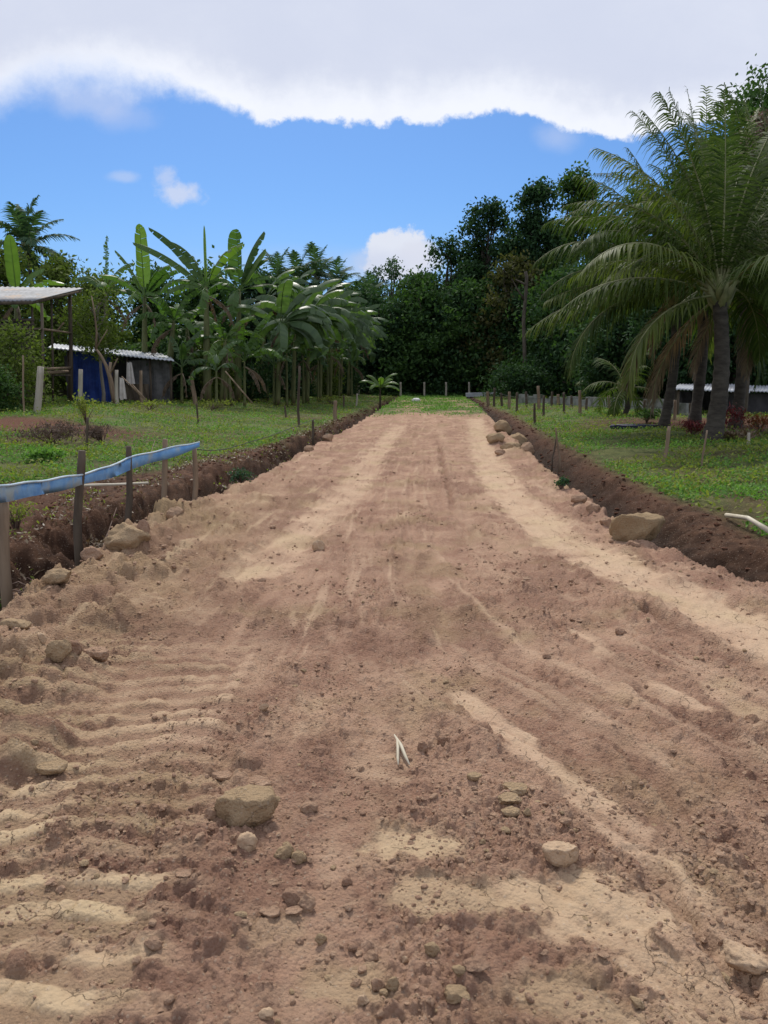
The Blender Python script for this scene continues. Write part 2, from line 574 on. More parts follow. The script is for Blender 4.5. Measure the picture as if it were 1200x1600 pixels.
def dirt_mat():
    m, n, b, o = new_mat('dirt')
    t = n.new('ShaderNodeTexCoord')
    v = t.outputs['Object']
    a = n.new('ShaderNodeAttribute', attribute_name='tint')
    s = n.new('ShaderNodeSeparateColor')
    n.l.new(a.outputs['Color'], s.inputs[0])
    pale, ochre, soil = s.outputs[0], s.outputs[1], s.outputs[2]
    a2 = n.new('ShaderNodeAttribute', attribute_name='tint2')
    s2 = n.new('ShaderNodeSeparateColor')
    n.l.new(a2.outputs['Color'], s2.inputs[0])
    red, green, dark_soil_shade = s2.outputs[0], s2.outputs[1], s2.outputs[2]
    base = n.mix(n.range(n.noise(v, 2.2, 8, .62), .33, .67), (.325, .186, .124), (.505, .322, .216))
    base = n.mix(n.math('MULTIPLY', n.range(n.noise(v, 14, 8, .7), .45, .75), .5), base, (.50, .355, .24))
    base = n.mix(n.math('MULTIPLY', ochre, .85), base, n.mix(n.noise(v, 5, 5, .6), (.285, .205, .095), (.40, .30, .165)))
    pc = n.mix(n.noise(v, 7, 6, .6), (.46, .315, .205), (.57, .415, .275))
    pc = n.mix(n.math('MULTIPLY', ochre, .6), pc, (.50, .385, .22))
    base = n.mix(n.math('MULTIPLY', pale, n.range(n.noise(v, 24, 6, .65), .25, .6, .65, 1.0)), base, pc)
    base = n.mix(n.math('MULTIPLY', dark_soil_shade, .7), base, (.215, .116, .080))
    sc_ = n.mix(n.range(n.noise(v, 6, 8, .65), .35, .68), (.058, .030, .018), (.140, .076, .045))
    sc_ = n.mix(n.math('MULTIPLY', red, 1.0), sc_, (.130, .060, .036))
    sc_ = n.mix(dark_soil_shade, sc_, (.030, .018, .012))  # shade of the trench walls painted into the soil colour
    base = n.mix(soil, base, sc_)
    gc = n.mix(n.range(n.noise(v, 3, 6, .6), .35, .65), (.065, .095, .030), (.14, .175, .055))
    base = n.mix(green, base, gc)
    ve = n.new('ShaderNodeTexVoronoi', feature='DISTANCE_TO_EDGE')
    wv = n.new('ShaderNodeVectorMath', operation='ADD')
    nz = n.new('ShaderNodeTexNoise')
    nz.inputs['Scale'].default_value = 9
    nz.inputs['Detail'].default_value = 6
    n.l.new(v, nz.inputs['Vector'])
    sca = n.new('ShaderNodeVectorMath', operation='SCALE')
    sca.inputs['Scale'].default_value = .16
    n.l.new(nz.outputs['Color'], sca.inputs[0])
    n.l.new(v, wv.inputs[0])
    n.l.new(sca.outputs[0], wv.inputs[1])
    n.l.new(wv.outputs[0], ve.inputs['Vector'])
    ve.inputs['Scale'].default_value = 7.5
    ck = n.range(ve.outputs['Distance'], .015, .003)
    ck = n.math('MULTIPLY', ck, n.range(pale, .25, .55))
    ck = n.math('MULTIPLY', ck, n.range(n.noise(v, 4.5, 3, .5), .50, .58))
    base = n.mix(n.math('MULTIPLY', ck, .40), base, (.16, .10, .065))  # shade inside the cracks painted as a darker colour
    # grain: pale grit and dark grit
    vo = n.new('ShaderNodeTexVoronoi')
    n.l.new(v, vo.inputs['Vector'])
    vo.inputs['Scale'].default_value = 85
    gs = n.new('ShaderNodeSeparateColor')
    n.l.new(vo.outputs['Color'], gs.inputs[0])
    grit = n.math('MULTIPLY', n.range(gs.outputs[0], .86, .9), n.range(vo.outputs['Distance'], .42, .3))
    base = n.mix(n.math('MULTIPLY', grit, .35), base, (.50, .40, .30))
    grit2 = n.math('MULTIPLY', n.range(gs.outputs[1], .88, .92), n.range(vo.outputs['Distance'], .42, .3))
    base = n.mix(n.math('MULTIPLY', grit2, .4), base, (.13, .085, .06))
    n.plug(b.inputs['Base Color'], base)
    b.inputs['Roughness'].default_value = .95
    b.inputs['Specular IOR Level'].default_value = .12
    h = n.math('ADD', n.noise(v, 38, 8, .72), n.math('MULTIPLY', n.noise(v, 120, 6, .7), .5))
    h = n.math('SUBTRACT', h, n.math('MULTIPLY', vo.outputs['Distance'], .5))
    k = n.range(pale, .2, .8, 1.0, .45)
    h = n.math('SUBTRACT', h, n.math('MULTIPLY', ck, 1.6))
    bump(n, b, n.math('MULTIPLY', h, k), 1.0, .016)
    return m


M['dirt'] = dirt_mat()
TINT = {'rock_pink': ((.25, .1, 0), (0, 0, 0)), 'rock_ochre': ((.35, .75, 0), (0, 0, 0)), 'rock_pale': ((.95, .25, 0), (0, 0, 0)), 'boulder': ((.15, .7, 0), (0, .12, .1)), 'rock_grey': ((.5, .25, 0), (0, 0, .25)), 'rock_brown': ((.1, .1, 0), (0, 0, .22)), 'soil_clod': ((0, 0, 1), (.8, 0, 0))}


def tints(mat, n):
    if mat not in TINT:
        return None, M[mat]
    a, b = TINT[mat]
    return {'tint': np.tile(a, (n, 1)), 'tint2': np.tile(b, (n, 1))}, M['dirt']



def rock_mat(name, c1, c2, c3):
    return simple(name, c1, c2, 9, .93, .7, .006, c3=c3, spec=.15)


M['rock_pink'] = rock_mat('clod_pink', (.30, .20, .145), (.43, .31, .235), (.36, .26, .16))
M['rock_ochre'] = rock_mat('clod_ochre', (.30, .215, .10), (.42, .32, .18), (.42, .30, .20))
M['rock_pale'] = rock_mat('clod_pale', (.44, .33, .24), (.56, .44, .34), (.40, .29, .20))
M['rock_brown'] = rock_mat('clod_brown', (.19, .12, .085), (.28, .19, .14), (.30, .21, .13))
M['rock_grey'] = rock_mat('stone_grey', (.22, .19, .16), (.36, .31, .26), (.28, .22, .17))
M['boulder'] = rock_mat('boulder_ochre', (.27, .205, .10), (.37, .29, .165), (.22, .15, .08))
M['bark'] = simple('bark', (.055, .043, .032), (.12, .10, .075), 5, .9, .8, .02, (1, 1, .3))
M['bark_pale'] = simple('bark_pale', (.16, .14, .115), (.30, .27, .22), 4, .9, .6, .02, (1, 1, .3))
M['bark_mid'] = simple('bark_mid', (.09, .08, .065), (.19, .17, .14), 4, .9, .6, .02, (1, 1, .3))
M['palm_bark'] = simple('palm_bark', (.038, .032, .026), (.088, .076, .060), 4, .9, .8, .02, (1, 1, 3))
M['wood_dark'] = simple('old_wood', (.055, .040, .028), (.13, .10, .07), 8, .85, .6, .01, (1, 1, .15))
M['wood'] = simple('weathered_wood', (.16, .11, .07), (.30, .22, .145), 8, .85, .6, .01, (1, 1, .12))
M['wood_pale'] = simple('pale_wood', (.30, .26, .20), (.48, .43, .35), 8, .8, .5, .01, (1, 1, .12))
M['bamboo'] = simple('dry_bamboo', (.42, .36, .25), (.62, .56, .43), 6, .6, .3, .004, (1, 1, 1))
M['banana_stem'] = simple('banana_stem', (.075, .085, .03), (.16, .17, .065), 5, .7, .4, .01, (1, 1, .2), c3=(.10, .065, .04))
M['iron'] = simple('corrugated_iron', (.17, .175, .18), (.27, .275, .285), 2.5, .7, .2, .01, c3=(.30, .24, .19), metal=.3)
M['iron_white'] = simple('pale_iron', (.36, .375, .40), (.50, .52, .55), 2, .5, .2, .01, c3=(.42, .40, .38), metal=.1)
M['blue_tarp'] = simple('blue_tarp', (.012, .035, .19), (.025, .07, .33), 2.5, .55, .6, .03)
M['blue_strip'] = simple('faded_blue', (.10, .27, .55), (.20, .40, .64), 7, .55, .6, .012, c3=(.34, .40, .40))
M['strip_edge'] = simple('faded_edge', (.40, .52, .60), (.56, .64, .68), 6, .6, .3, .004)
M['tarp_dark'] = simple('dark_tarp', (.012, .016, .04), (.03, .036, .075), 4, .6, .6, .03)
M['grey_sheet'] = simple('grey_sheet', (.07, .068, .065), (.15, .145, .14), 3, .7, .3, .01)
M['plank'] = simple('dark_plank', (.040, .030, .022), (.10, .08, .06), 5, .9, .5, .01, (.3, 1, 4))
M['cloth'] = simple('white_cloth', (.55, .50, .46), (.72, .67, .62), 4, .9, .3, .01)
M['concrete'] = simple('pale_concrete', (.17, .18, .16), (.30, .30, .28), 3, .9, .3, .01, c3=(.10, .11, .08))
M['wall_dark'] = simple('dark_wall', (.045, .042, .045), (.085, .08, .08), 2, .9, .3, .01)
M['root'] = simple('dry_root', (.10, .06, .045), (.24, .17, .13), 10, .9, .3, .005)
M['wire'] = simple('wire', (.03, .03, .03), (.06, .06, .06), 10, .6, .1, .002)
M['plastic_white'] = simple('plastic_white', (.62, .62, .58), (.74, .74, .7), 6, .6, .2, .003)
M['leaf_deep'] = leafmat('leaf_deep', (.022, .050, .026), (.062, .118, .045), .22, .75, .08)
M['leaf_mid'] = leafmat('leaf_mid', (.030, .066, .024), (.088, .158, .044), .28, .75, .08)
M['leaf_olive'] = leafmat('leaf_olive', (.060, .090, .022), (.165, .205, .052), .32, .75, .08)
M['leaf_blue'] = leafmat('leaf_blue', (.028, .062, .038), (.078, .135, .070), .25, .75, .08)
M['leaf_red'] = leafmat('leaf_red', (.10, .02, .025), (.25, .05, .045), .25, tcol=(1.3, .8, .7))
M['leaf_orange'] = leafmat('leaf_orange', (.22, .08, .03), (.34, .15, .05), .25, tcol=(1.3, .9, .6))
M['leaf_pinkdry'] = leafmat('leaf_pinkdry', (.12, .085, .075), (.27, .18, .15), .2, tcol=(1.1, .9, .8))
M['leaf_dry'] = leafmat('leaf_dry', (.10, .07, .04), (.22, .16, .09), .2, tcol=(1.1, .9, .6))
M['leaf_green'] = leafmat('leaf_green', (.032, .072, .022), (.11, .175, .045), .28, .75, .08)
M['leaf_rust'] = leafmat('leaf_rust', (.045, .055, .024), (.125, .115, .045), .25, .75, .08)
M['palm_leaf'] = leafmat('palm_leaf', (.026, .048, .012), (.088, .125, .030), .34, .6, .07)
M['palm_leaf_lit'] = leafmat('palm_leaf_yellow', (.055, .080, .018), (.15, .18, .045), .35, .55, .14)  # yellower leaf tone, given to random fronds and the tiny palm
M['palm_far'] = leafmat('palm_leaf_far', (.030, .070, .038), (.095, .155, .078), .28, .7, .12)
M['rachis'] = simple('rachis', (.12, .13, .05), (.24, .24, .11), 5, .6, .2, .005)
M['ban_leaf'] = leafmat('banana_leaf', (.036, .082, .022), (.115, .195, .048), .38, .45, .3)
M['ban_leaf_young'] = leafmat('banana_leaf_young', (.080, .145, .025), (.15, .235, .050), .42, .36, .5)
M['ban_leaf_dry'] = leafmat('banana_leaf_dry', (.085, .060, .042), (.20, .15, .10), .25, .7, .2, tcol=(1.1, .95, .7))
M['ban_leaf_far'] = leafmat('banana_leaf_far', (.034, .074, .028), (.125, .19, .075), .34, .42, .38)
M['weed'] = leafmat('weed', (.075, .165, .036), (.205, .35, .088), .35, .65, .1)
M['weed_yellow'] = leafmat('weed_yellow', (.13, .165, .03), (.29, .31, .075), .35, .65, .1)
M['brush_dry'] = leafmat('dry_brush', (.085, .062, .05), (.17, .125, .095), .15, .9, .1, tcol=(1, .9, .8))


# ------------------------------------------------------------------ mesh helpers
def np_mesh(name, V, Q=None, T=None, mat=None, parent=None, rnd=None, smooth=True, attrs=None, loc=None, mats=None, mi=None):
    V = np.asarray(V, np.float32).reshape(-1, 3)
    Q = np.zeros((0, 4), np.int32) if Q is None else np.asarray(Q, np.int32).reshape(-1, 4)
    T = np.zeros((0, 3), np.int32) if T is None else np.asarray(T, np.int32).reshape(-1, 3)
    me = bpy.data.meshes.new(name)
    me.vertices.add(len(V))
    me.vertices.foreach_set('co', V.ravel())
    nl = len(Q) * 4 + len(T) * 3
    me.loops.add(nl)
    me.loops.foreach_set('vertex_index', np.concatenate([Q.ravel(), T.ravel()]).astype(np.int32))
    me.polygons.add(len(Q) + len(T))
    st = np.concatenate([np.arange(len(Q)) * 4, len(Q) * 4 + np.arange(len(T)) * 3]).astype(np.int32)
    me.polygons.foreach_set('loop_start', st)
    me.polygons.foreach_set('use_smooth', np.full(len(Q) + len(T), smooth, bool))
    if rnd is not None:
        a = me.attributes.new('rnd', 'FLOAT', 'POINT')
        a.data.foreach_set('value', np.clip(np.asarray(rnd, np.float32), 0, 1))
    if attrs:
        for k, arr in attrs.items():
            a = me.attributes.new(k, 'FLOAT_COLOR', 'POINT')
            c = np.ones((len(V), 4), np.float32)
            c[:, :3] = arr
            a.data.foreach_set('color', c.ravel())
    if mats:
        for mm in mats:
            me.materials.append(mm)
        if mi is not None:
            me.polygons.foreach_set('material_index', np.asarray(mi, np.int32))
    elif mat:
        me.materials.append(mat)
    me.update(calc_edges=True)
    me.validate()
    o = bpy.data.objects.new(name, me)
    C.objects.link(o)
    if parent is not None:
        o.parent = parent
    if loc is not None:
        o.location = loc
    return o


class MB:
    def __init__(self):
        self.v, self.q, self.t, self.r, self.n = [], [], [], [], 0

    def add(self, V, Q=None, T=None, r=0.5):
        V = np.asarray(V, float).reshape(-1, 3)
        if Q is not None and len(Q):
            self.q.append(np.asarray(Q, int).reshape(-1, 4) + self.n)
        if T is not None and len(T):
            self.t.append(np.asarray(T, int).reshape(-1, 3) + self.n)
        self.v.append(V)
        self.r.append(np.full(len(V), r) if np.isscalar(r) else np.asarray(r))
        self.n += len(V)
        return self

    def tube(self, pts, rad, seg=8, r=.5, cap=True, wob=0, rng=None):
        pts = np.array([tuple(p) for p in pts], float)
        n = len(pts)
        rad = np.interp(np.linspace(0, 1, n), np.linspace(0, 1, len(rad)), rad) if not np.isscalar(rad) else np.full(n, rad)
        tan = np.gradient(pts, axis=0)
        tan /= np.linalg.norm(tan, axis=1)[:, None] + 1e-9
        ref = np.array([0, 0, 1.0]) if abs(tan[0, 2]) < .9 else np.array([1.0, 0, 0])
        rings = []
        for i in range(n):
            a = np.cross(tan[i], ref)
            a /= np.linalg.norm(a) + 1e-9
            b = np.cross(tan[i], a)
            ref = np.cross(a, tan[i])
            th = np.arange(seg) * 2 * pi / seg
            rr = rad[i] * (1 + (wob * (rng.random(seg) - .5) if wob else 0))
            rings.append(pts[i] + np.outer(np.cos(th) * rr, a) + np.outer(np.sin(th) * rr, b))
        V = np.concatenate(rings)
        q = []
        for i in range(n - 1):
            for j in range(seg):
                k = (j + 1) % seg
                q.append((i * seg + j, i * seg + k, (i + 1) * seg + k, (i + 1) * seg + j))
        t = []
        if cap:
            V = np.concatenate([V, pts[:1], pts[-1:]])
            for j in range(seg):
                k = (j + 1) % seg
                t.append((n * seg, k, j))
                t.append((n * seg + 1, (n - 1) * seg + j, (n - 1) * seg + k))
        return self.add(V, q, t, r)

    def box(self, p0, p1, r=.5):
        x0, y0, z0 = p0
        x1, y1, z1 = p1
        V = [(x0, y0, z0), (x1, y0, z0), (x1, y1, z0), (x0, y1, z0), (x0, y0, z1), (x1, y0, z1), (x1, y1, z1), (x0, y1, z1)]
        return self.add(V, [(0, 3, 2, 1), (4, 5, 6, 7), (0, 1, 5, 4), (1, 2, 6, 5), (2, 3, 7, 6), (3, 0, 4, 7)], None, r)

    def beam(self, a, b, w, h, r=.5):
        """squared timber from a to b"""
        a = np.array(tuple(a), float)
        b = np.array(tuple(b), float)
        d = b - a
        d /= np.linalg.norm(d)
        up = np.array([0, 0, 1.0]) if abs(d[2]) < .9 else np.array([0, 1.0, 0])
        s = np.cross(d, up)
        s /= np.linalg.norm(s)
        u = np.cross(s, d)
        V = []
        for p in (a, b):
            for i, j in ((-1, -1), (1, -1), (1, 1), (-1, 1)):
                V.append(p + s * i * w / 2 + u * j * h / 2)
        return self.add(V, [(0, 1, 2, 3), (7, 6, 5, 4), (0, 4, 5, 1), (1, 5, 6, 2), (2, 6, 7, 3), (3, 7, 4, 0)], None, r)

    def leaves(self, P, size, rng, up=.35, aspect=.45, rb=None, curl=0):
        """loose pointed leaves, one four-sided face each, at the points P"""
        P = np.asarray(P, float)
        n = len(P)
        d = rng.normal(size=(n, 3))
        d[:, 2] -= .2
        d /= np.linalg.norm(d, axis=1)[:, None]
        nn = rng.normal(size=(n, 3))
        nn[:, 2] = np.abs(nn[:, 2]) + up * 2
        s = np.cross(d, nn)
        s /= np.linalg.norm(s, axis=1)[:, None] + 1e-9
        L = (size * (.7 + .6 * rng.random(n)))[:, None]
        W = L * aspect
        V = np.stack([P - d * L * .5, P + s * W * .5 - d * L * .05, P + d * L * .5, P - s * W * .5 - d * L * .05], 1).reshape(-1, 3)
        Q = np.arange(4 * n).reshape(n, 4)
        r = rng.random(n) * .75 + (.12 if rb is None else rb)
        return self.add(V, Q, None, np.repeat(r, 4))

    def build(self, name, mat, parent=None, smooth=True, loc=None):
        V = np.concatenate(self.v)
        Q = np.concatenate(self.q) if self.q else None
        T = np.concatenate(self.t) if self.t else None
        return np_mesh(name, V, Q, T, mat, parent, np.concatenate(self.r), smooth, loc=loc)


def tag(o, label=None, cat=None, group=None, kind=None):
    if label:
        o['label'] = label
    if cat:
        o['category'] = cat
    if group:
        o['group'] = group
    if kind:
        o['kind'] = kind
    return o


def empty(name, loc, label, cat, group=None, rz=0):
    o = bpy.data.objects.new(name, None)
    o.empty_display_size = .3
    C.objects.link(o)
    o.location = loc
    o.rotation_euler = (0, 0, rz)
    return tag(o, label, cat, group)


def copy_tree(o, parent=None):
    c = o.copy()
    C.objects.link(c)
    c.parent = parent
    for ch in list(o.children):
        copy_tree(ch, c)
    return c


ORD = ['first', 'second', 'third', 'fourth', 'fifth', 'sixth', 'seventh', 'eighth', 'ninth', 'tenth', 'eleventh', 'twelfth',
       'thirteenth', 'fourteenth', 'fifteenth', 'sixteenth', 'seventeenth', 'eighteenth', 'nineteenth', 'twentieth']

# ------------------------------------------------------------------ the ground, one height field cut into road, ditches and fields
rows = [-6.0]
while rows[-1] < 900:
    y = rows[-1]
    if y < 1.2:
        dy = max(.014, .06 * (1.2 - y))
    elif y < 130:
        dy = min(.0036 + .0009 * y * y, .012 * y)
    else:
        dy = .06 * y
    rows.append(y + dy)
rows = np.array(rows)
uc = np.linspace(-.60, .60, 800)
ue = .60 + np.cumsum(.0018 * 1.052 ** np.arange(95))
us = np.concatenate([-ue[::-1], uc, ue])
YY, UU = np.meshgrid(rows, us, indexing='ij')
XX = UU * (np.maximum(YY, 0) + 1.1) + .03 * YY
XX = XX.astype(np.float64)
ZZ, A = full(XX, YY)
nr, ncol = XX.shape
print('ground grid', nr, ncol)
soil = (1 - A['inroad']) * (1 - A['field'])
fieldm = A['field']
mxn = fbm(XX * .35, YY * .35, 4, 201)
# grass on the far end of the road
fg = ss(.0, .5, ss(26, 40, YY) * (.75 + 1.0 * mxn) + ss(48, 56, YY)) * A['inroad']
fg = fg * ss(60, 30, YY) + fg * ss(50, 58, YY)
green = np.clip(fieldm * (.75 + .5 * mxn) + fg, 0, 1)
# bare earth patches of the left field
bp = G(55, 668)
bare = ss(1.3, .5, np.hypot((XX - bp.x) / 3.2, (YY - bp.y) / 1.6))
bp2 = G(10, 660)
bare2 = ss(1.3, .6, np.hypot((XX - bp2.x) / 2.0, (YY - bp2.y) / 1.8))
bp3 = G(1195, 662)
bare3 = ss(1.4, .5, np.hypot((XX - bp3.x) / 5.0, (YY - bp3.y) / 3.5))
green = green * (1 - np.maximum(np.maximum(bare, bare2), bare3))
red = np.clip(.0 + .6 * mxn + .5 * ss(12, 30, YY) + bare2, 0, 1)
# pinkish spoil at the edge beside the left fence
sx, sy = plane(275, 835)
redroad = ss(1.2, .3, np.hypot(XX - sx, (YY - sy) * .7) / .6)
tint = np.stack([A['pale'] * (1 - soil) * (1 - fieldm), A['ochre'], np.clip(soil + fieldm + .0, 0, 1)], -1).reshape(-1, 3)
dark_soil_shade = np.clip(A['dark'] + ss(.3, .9, A['rough']) * (.22 + ss(-.1, .6, fbm(XX * 1.5, YY * .8, 5, 205, .65)) * .55) * ss(45, 12, YY), 0, 1)  # darker tone on rough soil, in ruts and between lugs
dark_soil_shade = np.where(A['inroad'] > .5, dark_soil_shade, np.clip(A['tl'] + A['tr'], 0, 1) * (1 - fieldm))  # off the road the trench masks carry painted shade
tint2 = np.stack([np.maximum(red, redroad), green, dark_soil_shade], -1).reshape(-1, 3)
VV = np.stack([XX, YY, ZZ], -1).reshape(-1, 3)
idx = np.arange(nr * ncol).reshape(nr, ncol)
QQ = np.stack([idx[:-1, :-1], idx[:-1, 1:], idx[1:, 1:], idx[1:, :-1]], -1).reshape(-1, 4)
fcent = .25 * (A['dl'][:-1, :-1] + A['dl'][:-1, 1:] + A['dl'][1:, 1:] + A['dl'][1:, :-1]).reshape(-1)
fcenr = .25 * (A['dr'][:-1, :-1] + A['dr'][:-1, 1:] + A['dr'][1:, 1:] + A['dr'][1:, :-1]).reshape(-1)
ff = fieldm[:-1, :-1].reshape(-1)


def cut(name, mask):
    q = QQ[mask]
    used = np.unique(q)
    remap = np.full(nr * ncol, -1, np.int64)
    remap[used] = np.arange(len(used))
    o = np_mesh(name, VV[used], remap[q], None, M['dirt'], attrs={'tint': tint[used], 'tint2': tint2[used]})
    return tag(o, kind='structure')


road_f = (fcent <= 0) & (fcenr <= 0)
ditch_l = (fcent > 0) & (ff < .5)
ditch_r = (fcenr > 0) & (ff < .5)
cut('dirt_road', road_f)
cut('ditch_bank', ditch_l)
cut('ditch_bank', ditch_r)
cut('ground', ~(road_f | ditch_l | ditch_r))


# ------------------------------------------------------------------ rocks and clods
def ico(sub):
    import bmesh
    bm = bmesh.new()
    bmesh.ops.create_icosphere(bm, subdivisions=sub, radius=1)
    v = np.array([tuple(x.co) for x in bm.verts])
    t = np.array([[y.index for y in f.verts] for f in bm.faces])
    bm.free()
    return v, t


ICO = {s: ico(s) for s in (1, 2, 3, 4)}


def rock_shape(seed, sub=4, cuts=9, flat=0.0, rough=.062):
    r = np.random.default_rng(seed)
    v, t = ICO[sub]
    v = v.copy()
    for i in range(cuts):
        n = r.normal(size=3)
        n /= np.linalg.norm(n)
        dd = .55 + .35 * r.random()
        e = v @ n - dd
        v = v - np.outer(np.clip(e, 0, None), n) * .97
    if flat:
        v[:, 2] = np.where(v[:, 2] > flat, flat + (v[:, 2] - flat) * .12, v[:, 2])
    nv = v / np.linalg.norm(v, axis=1)[:, None]
    off = r.random(3) * 50
    n1 = fbm(v[:, 0] * 1.6 + off[0], v[:, 1] * 1.6 + v[:, 2] * 1.3 + off[1], 4, seed)
    n2 = fbm(v[:, 0] * 5 + v[:, 2] * 4 + off[0], v[:, 1] * 5 - v[:, 2] * 3 + off[2], 3, seed + 5)
    v = v + nv * (rough * 1.8 * n1 + rough * 1.0 * n2)[:, None]
    return v, t


ROCKS = []


def pxscale(p):
    """pixels per metre at a point"""
    v = Vector(p) - Vector((0, 0, CAM_H))
    dep = v.y * cos(PITCH) - v.z * sin(PITCH)
    return 1200.0 / dep


def rock(px, py, wpx, hpx, mat, label, flat=0, rot=0, cuts=9, name='clod', cat='dirt clod', group=None, dr=.75, tilt=0, sub=4, z=None, bury=.45):
    """px, py: middle of its lower edge in the photograph"""
    g_ = G(px, py)
    gx, gy = g_.x, g_.y
    s = pxscale(g_)
    w = wpx / s
    dep = w * dr
    ang = atan2(CAM_H - g_.z, gy)
    h = (hpx / s - dep * sin(ang) * .9) / max(cos(ang), .3)
    h = min(max(h, .22 * w), .85 * w)
    x, y = gx, gy + dep * .45
    zz = gz(x, y) if z is None else z
    v, t = rock_shape(int(px * 7 + py), sub, cuts, flat)
    mn, mx_ = v.min(0), v.max(0)
    v = (v - (mn + mx_) / 2) / (mx_ - mn)
    v = v * np.array([w, dep, h * (1 + bury)])
    v[:, 2] += h * (1 + bury) / 2 - h * bury
    at_, mt_ = tints(mat, len(v))
    o = np_mesh(name, v, None, t, mt_, smooth=True, attrs=at_)
    o.location = (x, y, zz)
    o.rotation_euler = (tilt, 0, rot)
    tag(o, label, cat, group)
    return o


R_ = rock
R_(378, 1300, 106, 72, 'rock_ochre', 'large ochre clod with pale flat top, biggest in the foreground', flat=.35, cuts=8, dr=.7, tilt=-.12)
R_(384, 1331, 33, 36, 'rock_pale', 'small rounded pale lump right in front of the largest foreground clod', cuts=5, dr=.85)
R_(400, 1235, 46, 22, 'rock_pink', 'flattish pink clod just behind the largest foreground clod', flat=.3)
R_(345, 1225, 34, 20, 'rock_pink', 'low pink lump touching the back left of the largest clod', flat=.3)
R_(328, 1290, 22, 26, 'rock_pink', 'small pink chip at the left end of the largest clod')
R_(443, 1344, 34, 32, 'rock_ochre', 'yellowish lump to the lower right of the largest clod', cuts=5)
R_(466, 1350, 26, 26, 'rock_ochre', 'smaller yellowish lump beside its twin near the largest clod', cuts=5)
R_(482, 1268, 30, 24, 'rock_pink', 'pink clod lying to the right of the largest clod')
R_(460, 1412, 42, 34, 'rock_brown', 'brown round clod, rear one of a touching pair', cuts=5)
R_(478, 1422, 30, 32, 'rock_pink', 'lighter round clod, front one of a touching pair', cuts=5)
R_(420, 1438, 34, 20, 'rock_pink', 'low flat clod in front of the touching brown pair', flat=.3)
R_(458, 1434, 28, 16, 'rock_pink', 'small flat clod just below the touching brown pair', flat=.3)
R_(542, 1382, 18, 20, 'rock_brown', 'small brown clod alone in the middle of the near road', cuts=5)
R_(501, 1472, 20, 20, 'rock_ochre', 'small yellowish clod below the touching pair', cuts=5)
R_(551, 1480, 16, 13, 'rock_brown', 'tiny dark clod in the middle of the near road', cuts=5)
R_(580, 1500, 26, 24, 'rock_pink', 'pink angular clod near the bottom middle')
R_(632, 1504, 14, 17, 'rock_pale', 'tiny whitish stone near the bottom middle', name='stone', cat='stone')
R_(676, 1497, 26, 26, 'rock_ochre', 'ochre clod right of the tiny whitish stone')
R_(591, 1548, 24, 24, 'rock_pink', 'pink clod, left one of a side by side pair at the bottom')
R_(613, 1554, 22, 26, 'rock_ochre', 'ochre clod, right one of a side by side pair at the bottom', cuts=6)
R_(568, 1572, 20, 22, 'rock_pale', 'pale stone near the bottom edge left of the middle pair', name='stone', cat='stone')
R_(716, 1569, 42, 30, 'rock_ochre', 'wide ochre clod near the bottom edge, largest right of middle')
R_(717, 1538, 22, 20, 'rock_ochre', 'small yellow clod resting behind the wide bottom clod', cuts=5)
R_(745, 1536, 44, 26, 'rock_brown', 'brown mound shaped clod behind the wide bottom clod', cuts=5)
R_(650, 1563, 12, 12, 'rock_pale', 'very small pale pebble left of the wide bottom clod', name='stone', cat='stone')
R_(413, 1596, 28, 24, 'rock_pale', 'pale pebble at the very bottom edge of the road', cuts=5, name='stone', cat='stone')
R_(237, 1492, 30, 24, 'rock_pink', 'pinkish angular clod on the lower left of the road')
R_(285, 1388, 26, 12, 'rock_pink', 'thin pink flake on the left part of the near road', flat=.2)
R_(880, 1364, 60, 42, 'rock_pale', 'pale squared slab of dry clay lying right of the middle', flat=.25, cuts=10, dr=.62, rot=.1, tilt=-.12)
R_(806, 1250, 40, 22, 'rock_ochre', 'rear of three flat yellow slabs stacked in a row', flat=.2, rot=-.3)
R_(799, 1268, 40, 22, 'rock_ochre', 'middle of three flat yellow slabs stacked in a row', flat=.2, rot=.2)
R_(799, 1288, 32, 20, 'rock_ochre', 'front of three flat yellow slabs stacked in a row', flat=.2)
R_(824, 1284, 14, 16, 'rock_ochre', 'little yellow piece right of the three flat slabs')
R_(884, 1300, 22, 14, 'rock_pink', 'flat oval pebble between the slabs and the pale squared slab', flat=.2, name='stone', cat='stone')
R_(742, 1230, 24, 16, 'rock_ochre', 'yellow chip left behind the three flat slabs', flat=.2)
R_(692, 1163, 17, 20, 'rock_brown', 'small brown clod in mid road right of the pale husk', cuts=5)
R_(661, 1178, 18, 20, 'rock_brown', 'small brown clod just beside the forked pale husk', cuts=5)
R_(943, 1520, 20, 12, 'rock_pink', 'small flat pebble below the pale squared slab', flat=.2, name='stone', cat='stone')
R_(1175, 1528, 70, 44, 'rock_pale', 'pale clay block at the lower right on the smooth ridge', flat=.2, dr=.6, rot=-.6)
R_(412, 1122, 16, 38, 'rock_pale', 'thin pointed shard standing upright in mid road', cuts=12, dr=.35, bury=.1)
R_(497, 862, 20, 18, 'rock_pale', 'pale round clod alone on the far middle of the road', cuts=4)
R_(90, 1072, 40, 34, 'rock_ochre', 'dark edged ochre rock near the left edge of the road', rot=.3)
R_(116, 1060, 24, 26, 'rock_brown', 'brown rock wedged between two others near the left edge')
R_(147, 1052, 42, 28, 'rock_pink', 'flat topped pinkish rock right of the ochre one at left', flat=.25)
R_(63, 1036, 20, 18, 'rock_pale', 'small pale stone behind the ochre rock at left', name='stone', cat='stone')
R_(54, 1198, 14, 12, 'rock_ochre', 'small round pebble at the left side below the rock trio', cuts=4, name='stone', cat='stone')
R_(180, 1232, 12, 10, 'rock_brown', 'tiny round brown pebble on the left wheel track', cuts=4, name='stone', cat='stone')
